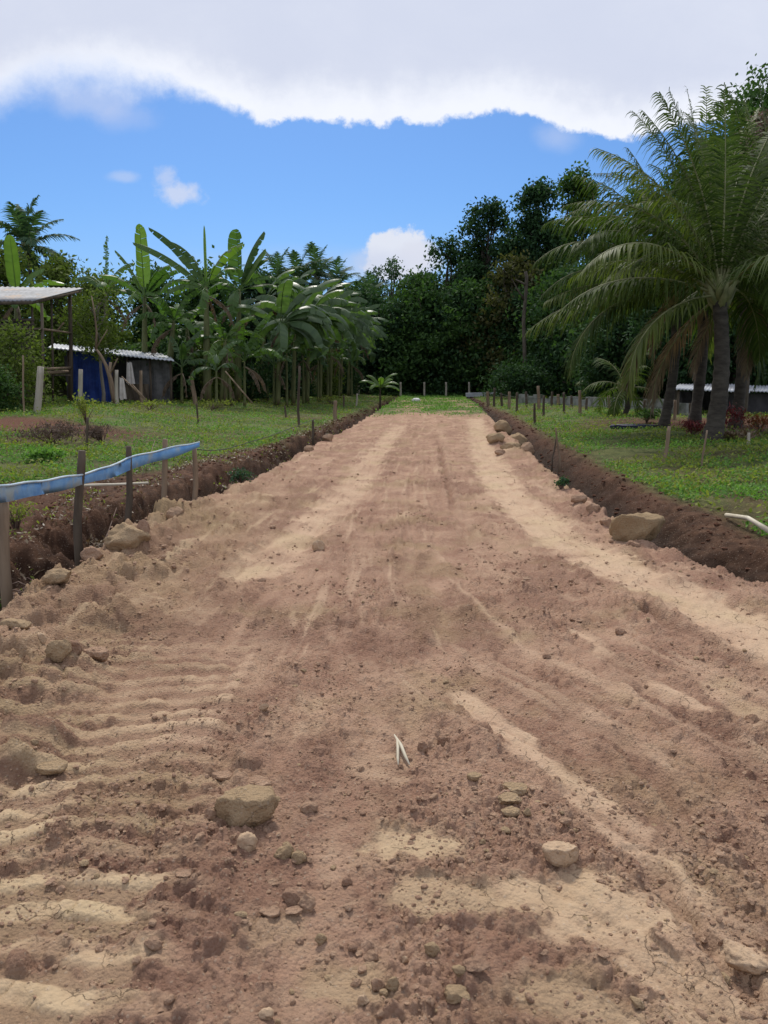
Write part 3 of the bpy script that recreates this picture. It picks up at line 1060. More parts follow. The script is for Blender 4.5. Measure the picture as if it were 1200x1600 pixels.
R_(75, 1222, 50, 18, 'rock_ochre', 'low smooth ochre lump at the left side of the road', flat=.3, cuts=5)
R_(192, 880, 70, 36, 'rock_ochre', 'biggest spoil lump on the left road edge beside the fence', cuts=9, dr=.9, bury=1.3)
R_(100, 884, 44, 22, 'rock_grey', 'grey lump in the ditch left of the biggest spoil lump', name='stone', cat='stone', cuts=6)
R_(140, 892, 34, 24, 'rock_pink', 'rounded pink clod leaning on the foot of the biggest spoil lump', cuts=5)
R_(85, 950, 44, 26, 'rock_ochre', 'ochre lump with rounded top on the left road edge', cuts=7)
R_(22, 1022, 46, 26, 'rock_ochre', 'cracked ochre block at the left frame edge over the ditch', cuts=9)
R_(272, 826, 28, 22, 'rock_grey', 'grey brown stone at the foot of the right two strip posts', cuts=7, name='stone', cat='stone')
R_(250, 804, 30, 22, 'rock_grey', 'small brownish stone in the ditch by the fence', cuts=7, name='stone', cat='stone')
R_(222, 872, 26, 34, 'rock_brown', 'dark brown chunk at the right of the biggest spoil lump', cuts=11)
bo = R_(1005, 852, 86, 54, 'boulder', 'big flat topped boulder on the right edge over the ditch', flat=.4, cuts=11, name='boulder', cat='boulder', dr=.75, rot=-.15, bury=.4)
R_(948, 826, 22, 16, 'rock_pink', 'pink stone just left of the boulder foot', name='stone', cat='stone')
R_(928, 808, 22, 16, 'rock_pink', 'pink stone left behind the boulder on the edge', name='stone', cat='stone')
R_(965, 842, 20, 14, 'rock_pink', 'small stone in front of the boulder left corner', name='stone', cat='stone')
R_(992, 858, 24, 14, 'rock_brown', 'brown stone tucked under the front of the boulder', name='stone', cat='stone')
R_(906, 795, 26, 14, 'rock_pink', 'low pinkish stone furthest left of the boulder', name='stone', cat='stone')
R_(787, 676, 30, 20, 'rock_ochre', 'rounded yellowish rock farthest up the right road edge', cuts=5)
R_(775, 696, 30, 15, 'rock_ochre', 'low yellow rock on the right edge in front of the rounded one')
R_(812, 692, 28, 20, 'rock_ochre', 'tall yellow rock on the right edge, rightmost of the far heap')
R_(800, 706, 36, 14, 'rock_ochre', 'wide low rock in the middle of the far right heap')
R_(825, 708, 22, 16, 'rock_grey', 'grey rock over the ditch at the far right heap')
R_(782, 712, 18, 10, 'rock_pink', 'small pink rock in front of the far right heap')
R_(482, 706, 16, 10, 'rock_grey', 'grey stone on the left ditch lip halfway down the road', name='stone', cat='stone')
R_(512, 690, 18, 11, 'rock_grey', 'second grey stone farther along the left ditch lip', name='stone', cat='stone')
R_(855, 1030, 14, 9, 'rock_brown', 'small dark clod on the right middle of the road')
R_(905, 975, 26, 12, 'rock_brown', 'dark flat clod in the rutted right part of the road')
R_(972, 992, 20, 14, 'rock_brown', 'dark clod beside the wide pale track at right')

# loose gravel and crumbs: nobody could count them
rg = np.random.default_rng(5)
protos = [rock_shape(900 + i, 1, 4, 0, .10) for i in range(10)]
protos2 = [rock_shape(950 + i, 2, 7, 0, .09) for i in range(10)]


def scatter(n, ylo, yhi, smin, smax, power, name, seed, mat, ps, rmask=True):
    r = np.random.default_rng(seed)
    n0 = n * 4
    Y = ylo * (yhi / ylo) ** (r.random(n0) ** power)
    X = (r.random(n0) * 2 - 1) * .62 * (Y + .6) + .03 * Y
    z, a = full(X, Y)
    cluster = ss(-.1, .6, fbm(X * 1.6, Y * 1.1, 3, 301)) + .15
    edgeb = ss(.9, .1, -a['dl']) * (a['dl'] < 0) + ss(.7, .1, -a['dr']) * (a['dr'] < 0)
    keepp = (a['inroad'] * (1 - .75 * a['pale']) * cluster + edgeb * .8 * a['inroad'])
    m = (r.random(n0) < keepp * .9) & (a['dl'] < .05) & (a['dr'] < .05)
    ii = np.nonzero(m)[0][:n]
    X, Y, z = X[ii], Y[ii], z[ii]
    cnt = len(ii)
    sz = smin * (smax / smin) ** (r.random(cnt) ** 2.2)
    Vs, Ts, off = [], [], 0
    for k in range(cnt):
        v, t = ps[r.integers(len(ps))]
        an = r.random() * 6.28
        ca, sa = cos(an), sin(an)
        s = sz[k]
        sx, sy, sz_ = s * (.7 + .6 * r.random()), s * (.6 + .5 * r.random()), s * (.35 + .45 * r.random())
        vx = v[:, 0] * sx
        vy = v[:, 1] * sy
        Vs.append(np.stack([X[k] + vx * ca - vy * sa, Y[k] + vx * sa + vy * ca, z[k] + v[:, 2] * sz_ + sz_ * .25], 1))
        Ts.append(t + off)
        off += len(v)
    Vs = np.concatenate(Vs)
    at_, mt_ = tints(mat, len(Vs))
    o = np_mesh(name, Vs, None, np.concatenate(Ts), mt_, smooth=False, attrs=at_)
    tag(o, kind='stuff')
    return o


tag(scatter(16000, 1.3, 5.0, .0018, .007, 1.0, 'gravel', 11, 'rock_pink', protos), 'pinkish crumbs and grit strewn over the near road', 'gravel')
tag(scatter(2200, 1.4, 9.0, .004, .013, 1.0, 'gravel', 12, 'rock_brown', protos2), 'brown crumbs of loosened earth along the wheel ruts', 'gravel')
tag(scatter(5000, 1.5, 12.0, .004, .017, 1.0, 'gravel', 13, 'rock_pink', protos2), 'small flat clods mixed into the road surface', 'gravel')
tag(scatter(500, 1.5, 12.0, .005, .018, 1.0, 'gravel', 15, 'rock_ochre', protos2), 'yellowish pebbles mixed into the road surface', 'gravel')
tag(scatter(2500, 5, 34.0, .006, .030, 1.0, 'gravel', 14, 'rock_pink', protos), 'lumpy crumbs on the farther road', 'gravel')


# clods of the spoil banks
def bank_clods(side, n, seed, mat):
    r = np.random.default_rng(seed)
    Y = 4.5 * (55 / 4.5) ** r.random(n)
    o_ = r.random(n)
    if side < 0:
        X = EL(Y) - .35 - o_ * (np.maximum(EL(Y) - OL(Y), .6) - .2)
    else:
        X = ER(Y) + .3 + o_ * (np.maximum(OR(Y) - ER(Y), .6) - .2)
    z, a = full(X, Y)
    Vs, Ts, off = [], [], 0
    for k in range(n):
        v, t = protos[r.integers(10)]
        s = .007 * 4 ** (r.random() ** 2) * (1 + Y[k] * .04)
        Vs.append(v * s * np.array([1, .9, .6]) + [X[k], Y[k], z[k] + s * .2])
        Ts.append(t + off)
        off += len(v)
    Vs = np.concatenate(Vs)
    at_, mt_ = tints(mat, len(Vs))
    return np_mesh('soil_crumbs', Vs, None, np.concatenate(Ts), mt_, smooth=False, attrs=at_)


M['soil_clod'] = simple('soil_clod', (.07, .036, .021), (.14, .078, .046), 12, .95, .4, .005, spec=.1)
tag(bank_clods(-1, 1600, 21, 'soil_clod'), 'earth crumbs on the spoil bank left of the road', 'soil', kind='stuff')
tag(bank_clods(1, 900, 22, 'soil_clod'), 'dark earth crumbs on the spoil bank right of the road', 'soil', kind='stuff')


# ------------------------------------------------------------------ ground cover
def cover(name, label, n, ylo, yhi, side, mat, size, seed, hmax=.10, thr=-.25, patch=None):
    r = np.random.default_rng(seed)
    Y = ylo * (yhi / ylo) ** r.random(n)
    if side == 0:
        X = EL(Y) + r.random(n) * (ER(Y) - EL(Y))
    elif side < 0:
        w_ = .62 * Y + EL(Y) + 5
        X = OL(Y) - r.random(n) * np.maximum(w_, 3) - .12
    else:
        w_ = .66 * Y - ER(Y) + 5
        X = OR(Y) + r.random(n) * np.maximum(w_, 3) + .05
    z, a = full(X, Y)
    k = fbm(X * .55, Y * .55, 4, seed + 3) > thr + .5 * (r.random(n) - .5)
    if side != 0:
        k &= a['field'] > r.random(n) * .9
    if patch is not None:
        k &= patch(X, Y, r)
    X, Y, z = X[k], Y[k], z[k]
    h = r.random(len(X)) ** 1.5 * hmax * (1 + .6 * perlin(X * 1.3, Y * 1.3, seed))
    b = MB()
    P = np.stack([X, Y, z + np.abs(h)], 1)
    sz = size * (1 + Y * .018)
    b.leaves(P, sz, r, up=.9, aspect=.55, rb=.1 + .15 * perlin(X * .8, Y * .8, seed + 1).clip(-1, 1))
    o = b.build(name, M[mat])
    return tag(o, label, 'weeds', kind='stuff')


def nobare(X, Y, r):
    q = np.maximum(ss(1.25, .6, np.hypot((X - bp.x) / 3.2, (Y - bp.y) / 1.6)), ss(1.2, .7, np.hypot((X - bp2.x) / 2, (Y - bp2.y) / 1.8)))
    q = np.maximum(q, ss(1.2, .7, np.hypot((X - bp3.x) / 5, (Y - bp3.y) / 3.5)))
    return r.random(len(X)) > q * .95


cover('weeds', 'low green creeping weeds covering the left field', 190000, 6, 60, -1, 'weed', .042, 41, .08, -.05, nobare)
cover('weeds', 'yellow green weeds among the creepers of the left field', 80000, 6, 60, -1, 'weed_yellow', .05, 42, .14, -.05, nobare)
cover('weeds', 'low green creeping weeds covering the right field', 190000, 6, 60, 1, 'weed', .042, 43, .08, -.05, nobare)
cover('weeds', 'yellow green weeds among the creepers of the right field', 80000, 6, 60, 1, 'weed_yellow', .05, 44, .14, -.05, nobare)
cover('weeds', 'patches of grass growing across the far end of the road', 26000, 27, 62, 0, 'weed', .06, 45, .08, .0,
      lambda X, Y, r: r.random(len(X)) < ss(27, 42, Y) * .8)


rl = np.random.default_rng(66)
Yl = 3.4 * (26 / 3.4) ** rl.random(16000)
Xl = EL(Yl) - .25 - rl.random(16000) * (np.maximum(EL(Yl) - OL(Yl), .8) + .3)
kl = fbm(Xl * 1.6, Yl * 1.6, 3, 401) > -.1 + .35 * rl.random(16000)
Xl, Yl = Xl[kl], Yl[kl]
zl, al = full(Xl, Yl)
b = MB()
b.leaves(np.stack([Xl, Yl, zl + .008 + .02 * rl.random(len(Xl))], 1), .05 * (1 + Yl * .03), rl, up=1.6, aspect=.3)
tag(b.build('leaf_litter', M['leaf_dry']), 'dry leaf litter strewn over the left bank under the posts', 'leaf litter', kind='stuff')
b = MB()
kk_ = rl.random(len(Xl)) < .4
b.leaves(np.stack([Xl[kk_] - .06, Yl[kk_] + .05, zl[kk_] + .03 + .03 * rl.random(kk_.sum())], 1), .035 * (1 + Yl[kk_] * .03), rl, up=.9, aspect=.5)
tag(b.build('weeds', M['weed_yellow']), 'sparse yellow green weeds on the left bank under the posts', 'weeds', kind='stuff')


def brushp(X, Y, r):
    return (np.hypot((X - bp.x) / 3.0, (Y - bp.y) / 1.5) < 1.1)


# ------------------------------------------------------------------ plants
def curve_pts(p0, az, el, L, droop, n=14, power=1.5, twist=0):
    """a bending midrib: returns points and tangents"""
    P = [np.array(p0, float)]
    tn = []
    for i in range(n):
        t = (i + .5) / n
        e = el - droop * t ** power
        a = az + twist * t
        d = np.array([cos(a) * cos(e), sin(a) * cos(e), sin(e)])
        tn.append(d)
        P.append(P[-1] + d * L / n)
    tn.append(tn[-1])
    return np.array(P), np.array(tn)


def banana_leaf(p0, az, el, L, W, droop, rng, torn=.5, fold=.35, power=1.5, roll=0, n=34, rbase=.3):
    """midrib with two torn half blades"""
    b = MB()
    P, Tn = curve_pts(p0, az, el, L, droop, n, power)
    mid = MB()
    b.tube(P[::3] if len(P[::3]) > 3 else P, [.028, .016, .005], 5, .95, cap=False)
    side0 = np.array([-sin(az), cos(az), 0])
    for sgn in (-1, 1):
        lobe_n = 0
        ang = 0
        shift = 0
        for i in range(n):
            t0 = i / n
            t1 = (i + 1) / n
            if t0 < .13:
                continue
            if lobe_n <= 0:
                lobe_n = rng.integers(1, 3) if torn > .6 else rng.integers(2, 6) if torn > .25 else rng.integers(6, 14)
                ang = fold + torn * (rng.random() - .25) * 1.3
                shift = torn * (rng.random() - .3) * .35
                gap = True
            lobe_n -= 1

            def wd(t):
                u = (t - .13) / .87
                return W * .5 * max(0.0, (1 - (2 * u - 1) ** 4)) ** .6 * (1 - .25 * u)
            row = []
            for t, k in ((t0, i), (t1, i + 1)):
                T = Tn[min(k, n)]
                s = side0 * cos(roll) + np.cross(T, side0) * sin(roll)
                nrm = np.cross(s, T)
                if nrm[2] < 0:
                    nrm = -nrm
                wv = wd(t)
                gp = 0.0
                if gap and k == i:
                    gp = .22 * torn
                base = P[k] + T * 0
                if gap and k == i:
                    base = base + T * (L / n) * .25 * torn
                d1 = (s * sgn * cos(ang) - nrm * sin(ang) + T * (.25 + shift))
                d1 /= np.linalg.norm(d1)
                d2 = (s * sgn * cos(ang + .45) - nrm * sin(ang + .45) + T * (.25 + shift))
                d2 /= np.linalg.norm(d2)
                row += [base, base + d1 * wv * .55, base + d1 * wv * .55 + d2 * wv * .45 * (1 - gp)]
            gap = False
            r0 = rbase + .35 * rng.random()
            b.add(row, [(0, 1, 4, 3), (1, 2, 5, 4)], None, r0)
    return b


def frond(p0, az, el, L, droop, rng, n=46, leaflet=.75, hang=.6, power=1.4, width=.035, thick=.03, seg=3):
    """coconut frond: rachis with two rows of leaflets"""
    P, Tn = curve_pts(p0, az, el, L, droop, 16, power, twist=(rng.random() - .5) * .3)
    rb = MB()
    rb.tube(P, [thick, thick * .6, thick * .15], 5, .5, cap=False)
    b = MB()
    side0 = np.array([-sin(az), cos(az), 0])
    tt = np.linspace(.14, .995, n)
    V, Q, R = [], [], []
    for sgn in (-1, 1):
        for t in tt:
            f = t * 16
            k = min(int(f), 15)
            p = P[k] + (P[k + 1] - P[k]) * (f - k)
            T = Tn[k]
            nrm = np.cross(side0, T)
            if nrm[2] < 0:
                nrm = -nrm
            u = (t - .14) / .86
            if rng.random() < .06:
                continue
            ln = leaflet * (.35 + 1.0 * (sin(pi * min(u * .95 + .12, 1))) ** .7) * (.65 + .5 * rng.random())
            fw = .35 + .9 * u + .45 * (rng.random() - .5)
            d = side0 * sgn + T * fw + nrm * (.25 + .25 * (rng.random() - .5))
            d /= np.linalg.norm(d)
            q = p.copy()
            wv = np.cross(d, nrm)
            wv /= np.linalg.norm(wv)
            base = len(V)
            for j in range(seg + 1):
                ww = width * (1 - (j / seg) ** 1.5 * .9) * (.6 if j == 0 else 1)
                V += [q - wv * ww * .5, q + wv * ww * .5]
                d = d + np.array([0, 0, -hang * (.5 + .6 * j / seg) * (.8 + .4 * rng.random())])
                d /= np.linalg.norm(d)
                q = q + d * ln / seg
            r0 = .15 + .7 * rng.random()
            R += [r0] * (2 * seg + 2)
            for j in range(seg):
                Q.append((base + 2 * j, base + 2 * j + 1, base + 2 * j + 3, base + 2 * j + 2))
    b.add(V, Q, None, np.array(R))
    return rb, b


def palm(root_loc, crown_loc, nfr, L, label, group, seed, mats=('palm_leaf', 'palm_leaf_lit'), rtrunk=(.26, .15, .12), spec=None, parts=True,
         n=46, leaflet=.75, droopm=1.0, elrange=(-15, 85), rings=True, width=.035, cat='palm tree', hang=.6, name='coconut_palm'):
    r = np.random.default_rng(seed)
    e = empty(name, root_loc, label, cat, group)
    top = Vector(crown_loc) - Vector(root_loc)
    k = 26
    pts = []
    rad = []
    for i in range(k + 1):
        t = i / k
        p = top * t + Vector((sin(t * pi) * .12, 0, 0))
        pts.append(p)
        base = np.interp(t, [0, .12, .5, 1], [rtrunk[0], rtrunk[0] * .72, rtrunk[1], rtrunk[2]])
        rad.append(base * (1 + (.05 if i % 2 else -.03)) if rings else base)
    m = MB()
    m.tube([p - Vector((0, 0, .1 if i == 0 else 0)) for i, p in enumerate(pts)], rad, 12, .5, wob=.08, rng=r)
    # leaf bases at the crown
    m.build('trunk', M['palm_bark'], e)
    bases = MB()
    for i in range(9):
        a = i * 2.4
        p0 = top + Vector((0, 0, -.25 + .03 * i))
        bases.tube([p0, p0 + Vector((cos(a) * .16, sin(a) * .16, .22)), p0 + Vector((cos(a) * .3, sin(a) * .3, .5))], [.09, .07, .03], 6)
    bases.build('leaf_bases', M['rachis'], e)
    ga = 2.39996
    sp = spec or []
    for i in range(nfr):
        t = i / max(nfr - 1, 1)
        sp = sp + [(math.degrees(ga * i) + r.uniform(-12, 12), elrange[1] + (elrange[0] - elrange[1]) * t ** .85 + r.uniform(-6, 6), L * r.uniform(.85, 1.08), (55 + 50 * t) * droopm)]
    for i in range(1):
        sp = sp + [(r.uniform(10, 170), -35, L * .75, 60)]
    ndead = 1
    allb, allr = MB(), MB()
    nsp = len(sp)
    for si, (az, el, l, dp) in enumerate(sp):
        rb, lb = frond(tuple(top + Vector((0, 0, .1))), radians(az), radians(el), l, radians(dp), r, n, leaflet * l / 4.0, hang, width=width)
        mt = 'leaf_dry' if si >= nsp - ndead else mats[1] if r.random() < .25 else mats[0]
        if parts:
            f = lb.build('frond', M[mt], e)
            rb.build('rachis', M['rachis'], f)
        else:
            allb.add(np.concatenate(lb.v), np.concatenate(lb.q), None, np.concatenate(lb.r))
            allr.add(np.concatenate(rb.v), np.concatenate(rb.q), None, np.concatenate(rb.r))
    if not parts:
        f = allb.build('crown', M[mats[0]], e)
        allr.build('rachis', M['rachis'], f)
    return e


def banana(px, pyb, pxc, pyc, label, group, seed, leaves=None, nl=8, L=2.3, mats=('ban_leaf', 'ban_leaf_young', 'ban_leaf_dry'), stem=.15, Y=None,
           parts=True, torn=.5, el=(75, 5), droop=95, n=34, side_bias=None):
    """px, pyb stem foot, pxc, pyc crown, in the photograph"""
    r = np.random.default_rng(seed)
    if Y is None:
        g_ = G(px, pyb)
    else:
        p = at(px, pyb, Y)
        g_ = Vector((p.x, Y, float(base_h(np.array(p.x), np.array(Y)))))
    g_.z = gz(g_.x, g_.y) - .03
    c_ = at(pxc, pyc, g_.y) - g_
    e = empty('banana_plant', g_, label, 'banana plant', group)
    m = MB()
    pts = [Vector((c_.x * t ** 1.3, 0, c_.z * t)) for t in np.linspace(0, 1, 9)]
    m.tube(pts, [stem * 1.15, stem, stem * .8, stem * .42], 10, .5, wob=.06, rng=r)
    m.build('stem', M['banana_stem'], e)
    sp = list(leaves or [])
    for i in range(nl):
        t = i / max(nl - 1, 1)
        az = math.degrees(2.39996 * i) + r.uniform(-20, 20)
        if side_bias is not None and r.random() < .6:
            az = side_bias + r.uniform(-60, 60)
        sp.append((az, el[0] + (el[1] - el[0]) * t + r.uniform(-8, 8), L * r.uniform(.8, 1.15), .68 * L / 2.3, droop * (.7 + .5 * t), torn * r.uniform(.6, 1.3), 1 if r.random() < .15 else 0))
    # a few dead leaves hanging along the stem
    for i in range(2):
        sp.append((r.uniform(0, 360), -20, L * .75, .35, 75, .9, 2))
    acc = {0: MB(), 1: MB(), 2: MB()}
    for (az, e0, l, wv, dp, tr, kd) in sp:
        b = banana_leaf(tuple(c_ + Vector((0, 0, -.1 if kd < 2 else -.35))), radians(az), radians(e0), l, wv, radians(dp), r, tr, fold=.25 + .3 * r.random() + (.6 if kd == 2 else 0), n=n,
                        roll=r.uniform(-.5, .5), rbase=.15 + .4 * r.random())
        if parts:
            b.build('leaf', M[mats[kd]], e)
        else:
            acc[kd].add(np.concatenate(b.v), np.concatenate(b.q), None, np.concatenate(b.r))
    if not parts:
        for kd in (0, 1, 2):
            if acc[kd].n:
                o = acc[kd].build('crown' if kd == 0 else 'young_leaves' if kd == 1 else 'dead_leaves', M[mats[kd]], e)
    return e


def limb(m, a, b, r0, r1, rng, bend=.12, n=7):
    a = np.array(tuple(a), float)
    b = np.array(tuple(b), float)
    L = np.linalg.norm(b - a)
    off = rng.normal(size=3) * L * bend
    pts = [a + (b - a) * t + off * sin(pi * t) for t in np.linspace(0, 1, n)]
    m.tube(pts, [r0, r1], 7)
    return pts


def tree_mesh(H, W, rng, cbase=.3, nl=12, clumps=260, per=34, leaf=.34, shape='tall', csize=.75, mat='leaf_deep', bark='bark', trunk_r=.32, dens=1.0, D=None):
    """returns (trunk MB, crown MB); H height, W crown width"""
    tm, cm = MB(), MB()
    D = D or W * .9
    lobes = []
    for i in range(nl):
        t = (i + .5) / nl
        z = H * (cbase + (1 - cbase) * t)
        if shape == 'tall':
            ww = (sin(pi * min(.12 + .85 * (1 - t) + .05, 1)) ** .6) * .5
        elif shape == 'round':
            ww = sqrt(max(0, 1 - (2 * t - 1) ** 2)) * .5
        else:
            ww = (.52 - .3 * t)
        a = i * 2.4 + rng.uniform(-.4, .4)
        rr = rng.uniform(.45, 1.0) * (1 if shape != 'tall' or t < .55 else .7)
        x, y = cos(a) * ww * W * rr * .75, sin(a) * ww * D * rr * .75
        rad = W * rng.uniform(.14, .24) * (1.3 if t < .6 else .8)
        lobes.append((x, y, min(z, H - rad * .9), rad, rad * rng.uniform(.85, 1.3)))
    lobes.append((rng.uniform(-.1, .1) * W, 0, H - W * .16, W * .15, W * .17))
    base = np.array([0, 0, -.2])
    hub = np.array([rng.uniform(-.05, .05) * W, 0, H * .55])
    top = np.array([0, 0, H * .9])
    tm.tube([base, base * .4 + np.array([.05, 0, H * .1]), hub * .5, hub, (hub + top) / 2, top], [trunk_r * 1.3, trunk_r, trunk_r * .85, trunk_r * .6, trunk_r * .35, .04], 9, wob=.08, rng=rng)
    for (x, y, z, r1, r2) in lobes:
        st = np.array([0, 0, min(z * .72, H * .8)]) + hub * np.array([1, 0, 0]) * .6
        limb(tm, st, (x, y, z), trunk_r * .32, .03, rng)
    vol = np.array([l[3] ** 2 for l in lobes])
    pr = vol / vol.sum()
    pts, rb = [], []
    for c in range(clumps):
        l = lobes[rng.choice(len(lobes), p=pr)]
        d = rng.normal(size=3)
        d /= np.linalg.norm(d)
        rr = rng.random() ** .38
        cc = np.array([l[0], l[1], l[2]]) + d * rr * np.array([l[3], l[3], l[4]])
        k = int(per * rng.uniform(.6, 1.4))
        pp = cc + rng.normal(size=(k, 3)) * csize * np.array([.5, .5, .34]) * rng.uniform(.7, 1.3)
        pts.append(pp)
        rb.append(np.full(k, rng.uniform(-.1, .3)))
    pts = np.concatenate(pts)
    rb = np.concatenate(rb)
    pts[:, 2] = np.maximum(pts[:, 2], .15)
    cm.leaves(pts, leaf, rng, up=.4, aspect=.55, rb=rb)
    return tm, cm


def tree(name, px, Y, pytop, wpx, label, group, seed, mat='leaf_deep', bark='bark', cat='tree', pyb=None, **kw):
    p = at(px, pytop, Y)
    x = p.x
    z0 = float(base_h(np.array(x), np.array(float(Y))))
    H = p.z - z0
    W = wpx / 1200 * Y
    r = np.random.default_rng(seed)
    tm, cm = tree_mesh(H, W, r, **kw)
    e = empty(name, (x, Y, z0), label, cat, group)
    tm.build('trunk', M[bark], e)
    cm.build('crown', M[mat], e, smooth=False)
    return e


def foot0(px, Y):
    x = at(px, 600, Y).x
    return Vector((x, Y, gz(x, Y) - .1))


# --- forest at the end of the road
GF = 'tall trees at the end of the road'
tree('broadleaf_tree', 765, 70, 318, 112, 'tall dark tree with bumpy crown left of the tallest pair', GF, 1, nl=16, clumps=560, cbase=.25)
tree('broadleaf_tree', 838, 66, 284, 96, 'tall dark tree whose pale broken trunk shows low down', GF, 2, bark='bark_pale', nl=17, clumps=600, cbase=.36)
tree('broadleaf_tree', 902, 70, 268, 92, 'tallest narrow tree right of the pale broken trunk', GF, 3, mat='leaf_green', nl=16, clumps=520, cbase=.3)
tree('broadleaf_tree', 700, 72, 372, 130, 'dark tree of middle height left of the tall bumpy crown', GF, 4, nl=13, clumps=420, cbase=.15)
tree('broadleaf_tree', 655, 68, 425, 120, 'mid green rounded tree behind the road end', GF, 5, mat='leaf_mid', nl=12, clumps=380, cbase=.1, shape='round')
tree('broadleaf_tree', 612, 84, 402, 90, 'airy tree with sparse upright twigs in front of the white cloud', GF, 6, mat='leaf_blue', nl=12, clumps=190, per=20, cbase=.3, csize=.6)
tree('broadleaf_tree', 572, 84, 440, 90, 'bluish tree just right of the far coconut palms', GF, 7, mat='leaf_blue', nl=12, clumps=320, cbase=.1)
tree('broadleaf_tree', 960, 62, 335, 110, 'green tree between the tallest tree and the big palms', GF, 8, mat='leaf_mid', nl=13, clumps=380, cbase=.2)
tree('broadleaf_tree', 1010, 56, 300, 120, 'dark tree directly behind the left big palm fronds', GF, 9, mat='leaf_mid', nl=13, clumps=380, cbase=.2)
tree('broadleaf_tree', 800, 62, 400, 150, 'full dark tree below the tall bumpy crowns', GF, 10, mat='leaf_rust', nl=13, clumps=420, cbase=.08)
tree('broadleaf_tree', 735, 64, 440, 150, 'wide dark tree low behind the middle of the road end', GF, 12, mat='leaf_mid', nl=12, clumps=420, cbase=.05, shape='round')
tree('broadleaf_tree', 885, 58, 420, 140, 'wide dark tree low behind the right fence', GF, 13, nl=12, clumps=420, cbase=.05)
tree('broadleaf_tree', 1205, 40, 126, 230, 'huge tree rising above the palms at the right edge', GF, 14, mat='leaf_mid', nl=17, clumps=800, per=34, leaf=.26, cbase=.35, trunk_r=.4)
tree('broadleaf_tree', 1090, 44, 268, 130, 'green tree behind the upright palm fronds at right', GF, 15, mat='leaf_mid', nl=13, clumps=420, leaf=.28, cbase=.15)
tree('broadleaf_tree', 1140, 38, 225, 170, 'leafy tree filling the gap behind the two nearest palms', GF, 17, mat='leaf_green', nl=14, clumps=560, leaf=.26, cbase=.12)
tree('dead_tree', 1196, 27, 172, 60, 'withered pinkish branches high at the right edge', None, 16, mat='leaf_pinkdry', nl=8, clumps=80, per=22, leaf=.14, cbase=.82, csize=.4, trunk_r=.14)

# understory that closes the wood down to the ground
GU = 'bushy undergrowth at the foot of the wood'
ur = np.random.default_rng(77)
up_ = []
for k, mt in enumerate(('leaf_deep', 'leaf_deep', 'leaf_mid')):
    tm, cm = tree_mesh(7.0, 6.0, np.random.default_rng(300 + k), cbase=.02, nl=13, clumps=330, per=30, leaf=.28, shape='cone', csize=.8, trunk_r=.14)
    e = empty('understory_tree', (0, 0, -100), 'x', 'tree', GU)
    tm.build('trunk', M['bark'], e)
    cm.build('crown', M[mt], e, smooth=False)
    up_.append(e)
ux = [(588, 70, 9), (622, 67, 8), (652, 66, 9), (686, 66, 8), (718, 65, 9), (752, 64, 8), (788, 63, 9), (826, 60, 8), (858, 57, 8.5), (893, 54, 8), (930, 50, 8.5), (968, 46, 8),
      (1008, 42, 8), (1050, 39, 8.5), (1096, 37, 8), (1140, 36, 8.5), (1188, 35, 8), (1235, 34, 8)]
for k, (px, Y, h) in enumerate(ux):
    pr = up_[k % 3]
    o = pr if k < 3 else copy_tree(pr)
    p = at(px, 600, Y)
    o.location = (p.x, Y, float(base_h(np.array(p.x), np.array(float(Y)))) - .1)
    s = h / 7.0
    o.scale = (s * .95, s * .95, s)
    o.rotation_euler = (0, 0, k * 1.9)
    o['label'] = ('dark bushy tree closing the wood at its foot, %s from the left' % ORD[k]) if k < 17 else 'dark bushy tree closing the wood at the right frame edge'

g_ = foot0(819, 53)
e = empty('dead_tree', g_, 'pale bare trunk standing in front of the dark wood, with broken limbs at its top', 'tree')
m = MB()
m.tube([Vector((0, 0, -.1))] + [at(a, b, 53) - g_ for a, b in ((820, 560), (818, 500), (822, 455), (823, 432), (821, 424))], [.16, .12, .11, .10], 9, wob=.12, rng=np.random.default_rng(2))
m.tube([at(820, 470, 53) - g_, at(808, 452, 53) - g_, at(800, 436, 52.6) - g_], [.09, .05, .02], 7)
m.tube([at(822, 446, 53) - g_, at(812, 440, 53) - g_, at(806, 437, 53) - g_], [.09, .06, .02], 7)
m.build('trunk', M['bark'], e)
tree('bush', 815, 51, 566, 110, 'dark bush hiding the foot of the pale bare trunk', None, 45, mat='leaf_deep', nl=10, clumps=170, per=34, leaf=.2, cbase=.02, csize=.5, shape='round', trunk_r=.05)
# far wood behind everything
r = np.random.default_rng(88)
fw = MB()
for seg_ in range(900):
    px = r.uniform(-250, 1450)
    Y = r.uniform(92, 104)
    zt = 12 if px > 520 else 9
    zc = r.uniform(0, zt + 2.5 * sin(px * .02))
    x = (px - 600) / 1200 * Y
    k = 60
    fw.leaves(np.array([x, Y, zc]) + r.normal(size=(k, 3)) * np.array([1.6, 1.2, 1.0]), .6, r, .4, .55)
tag(fw.build('far_wood', M['leaf_deep'], smooth=False), 'dark far wood behind the trees', 'wood', kind='stuff')

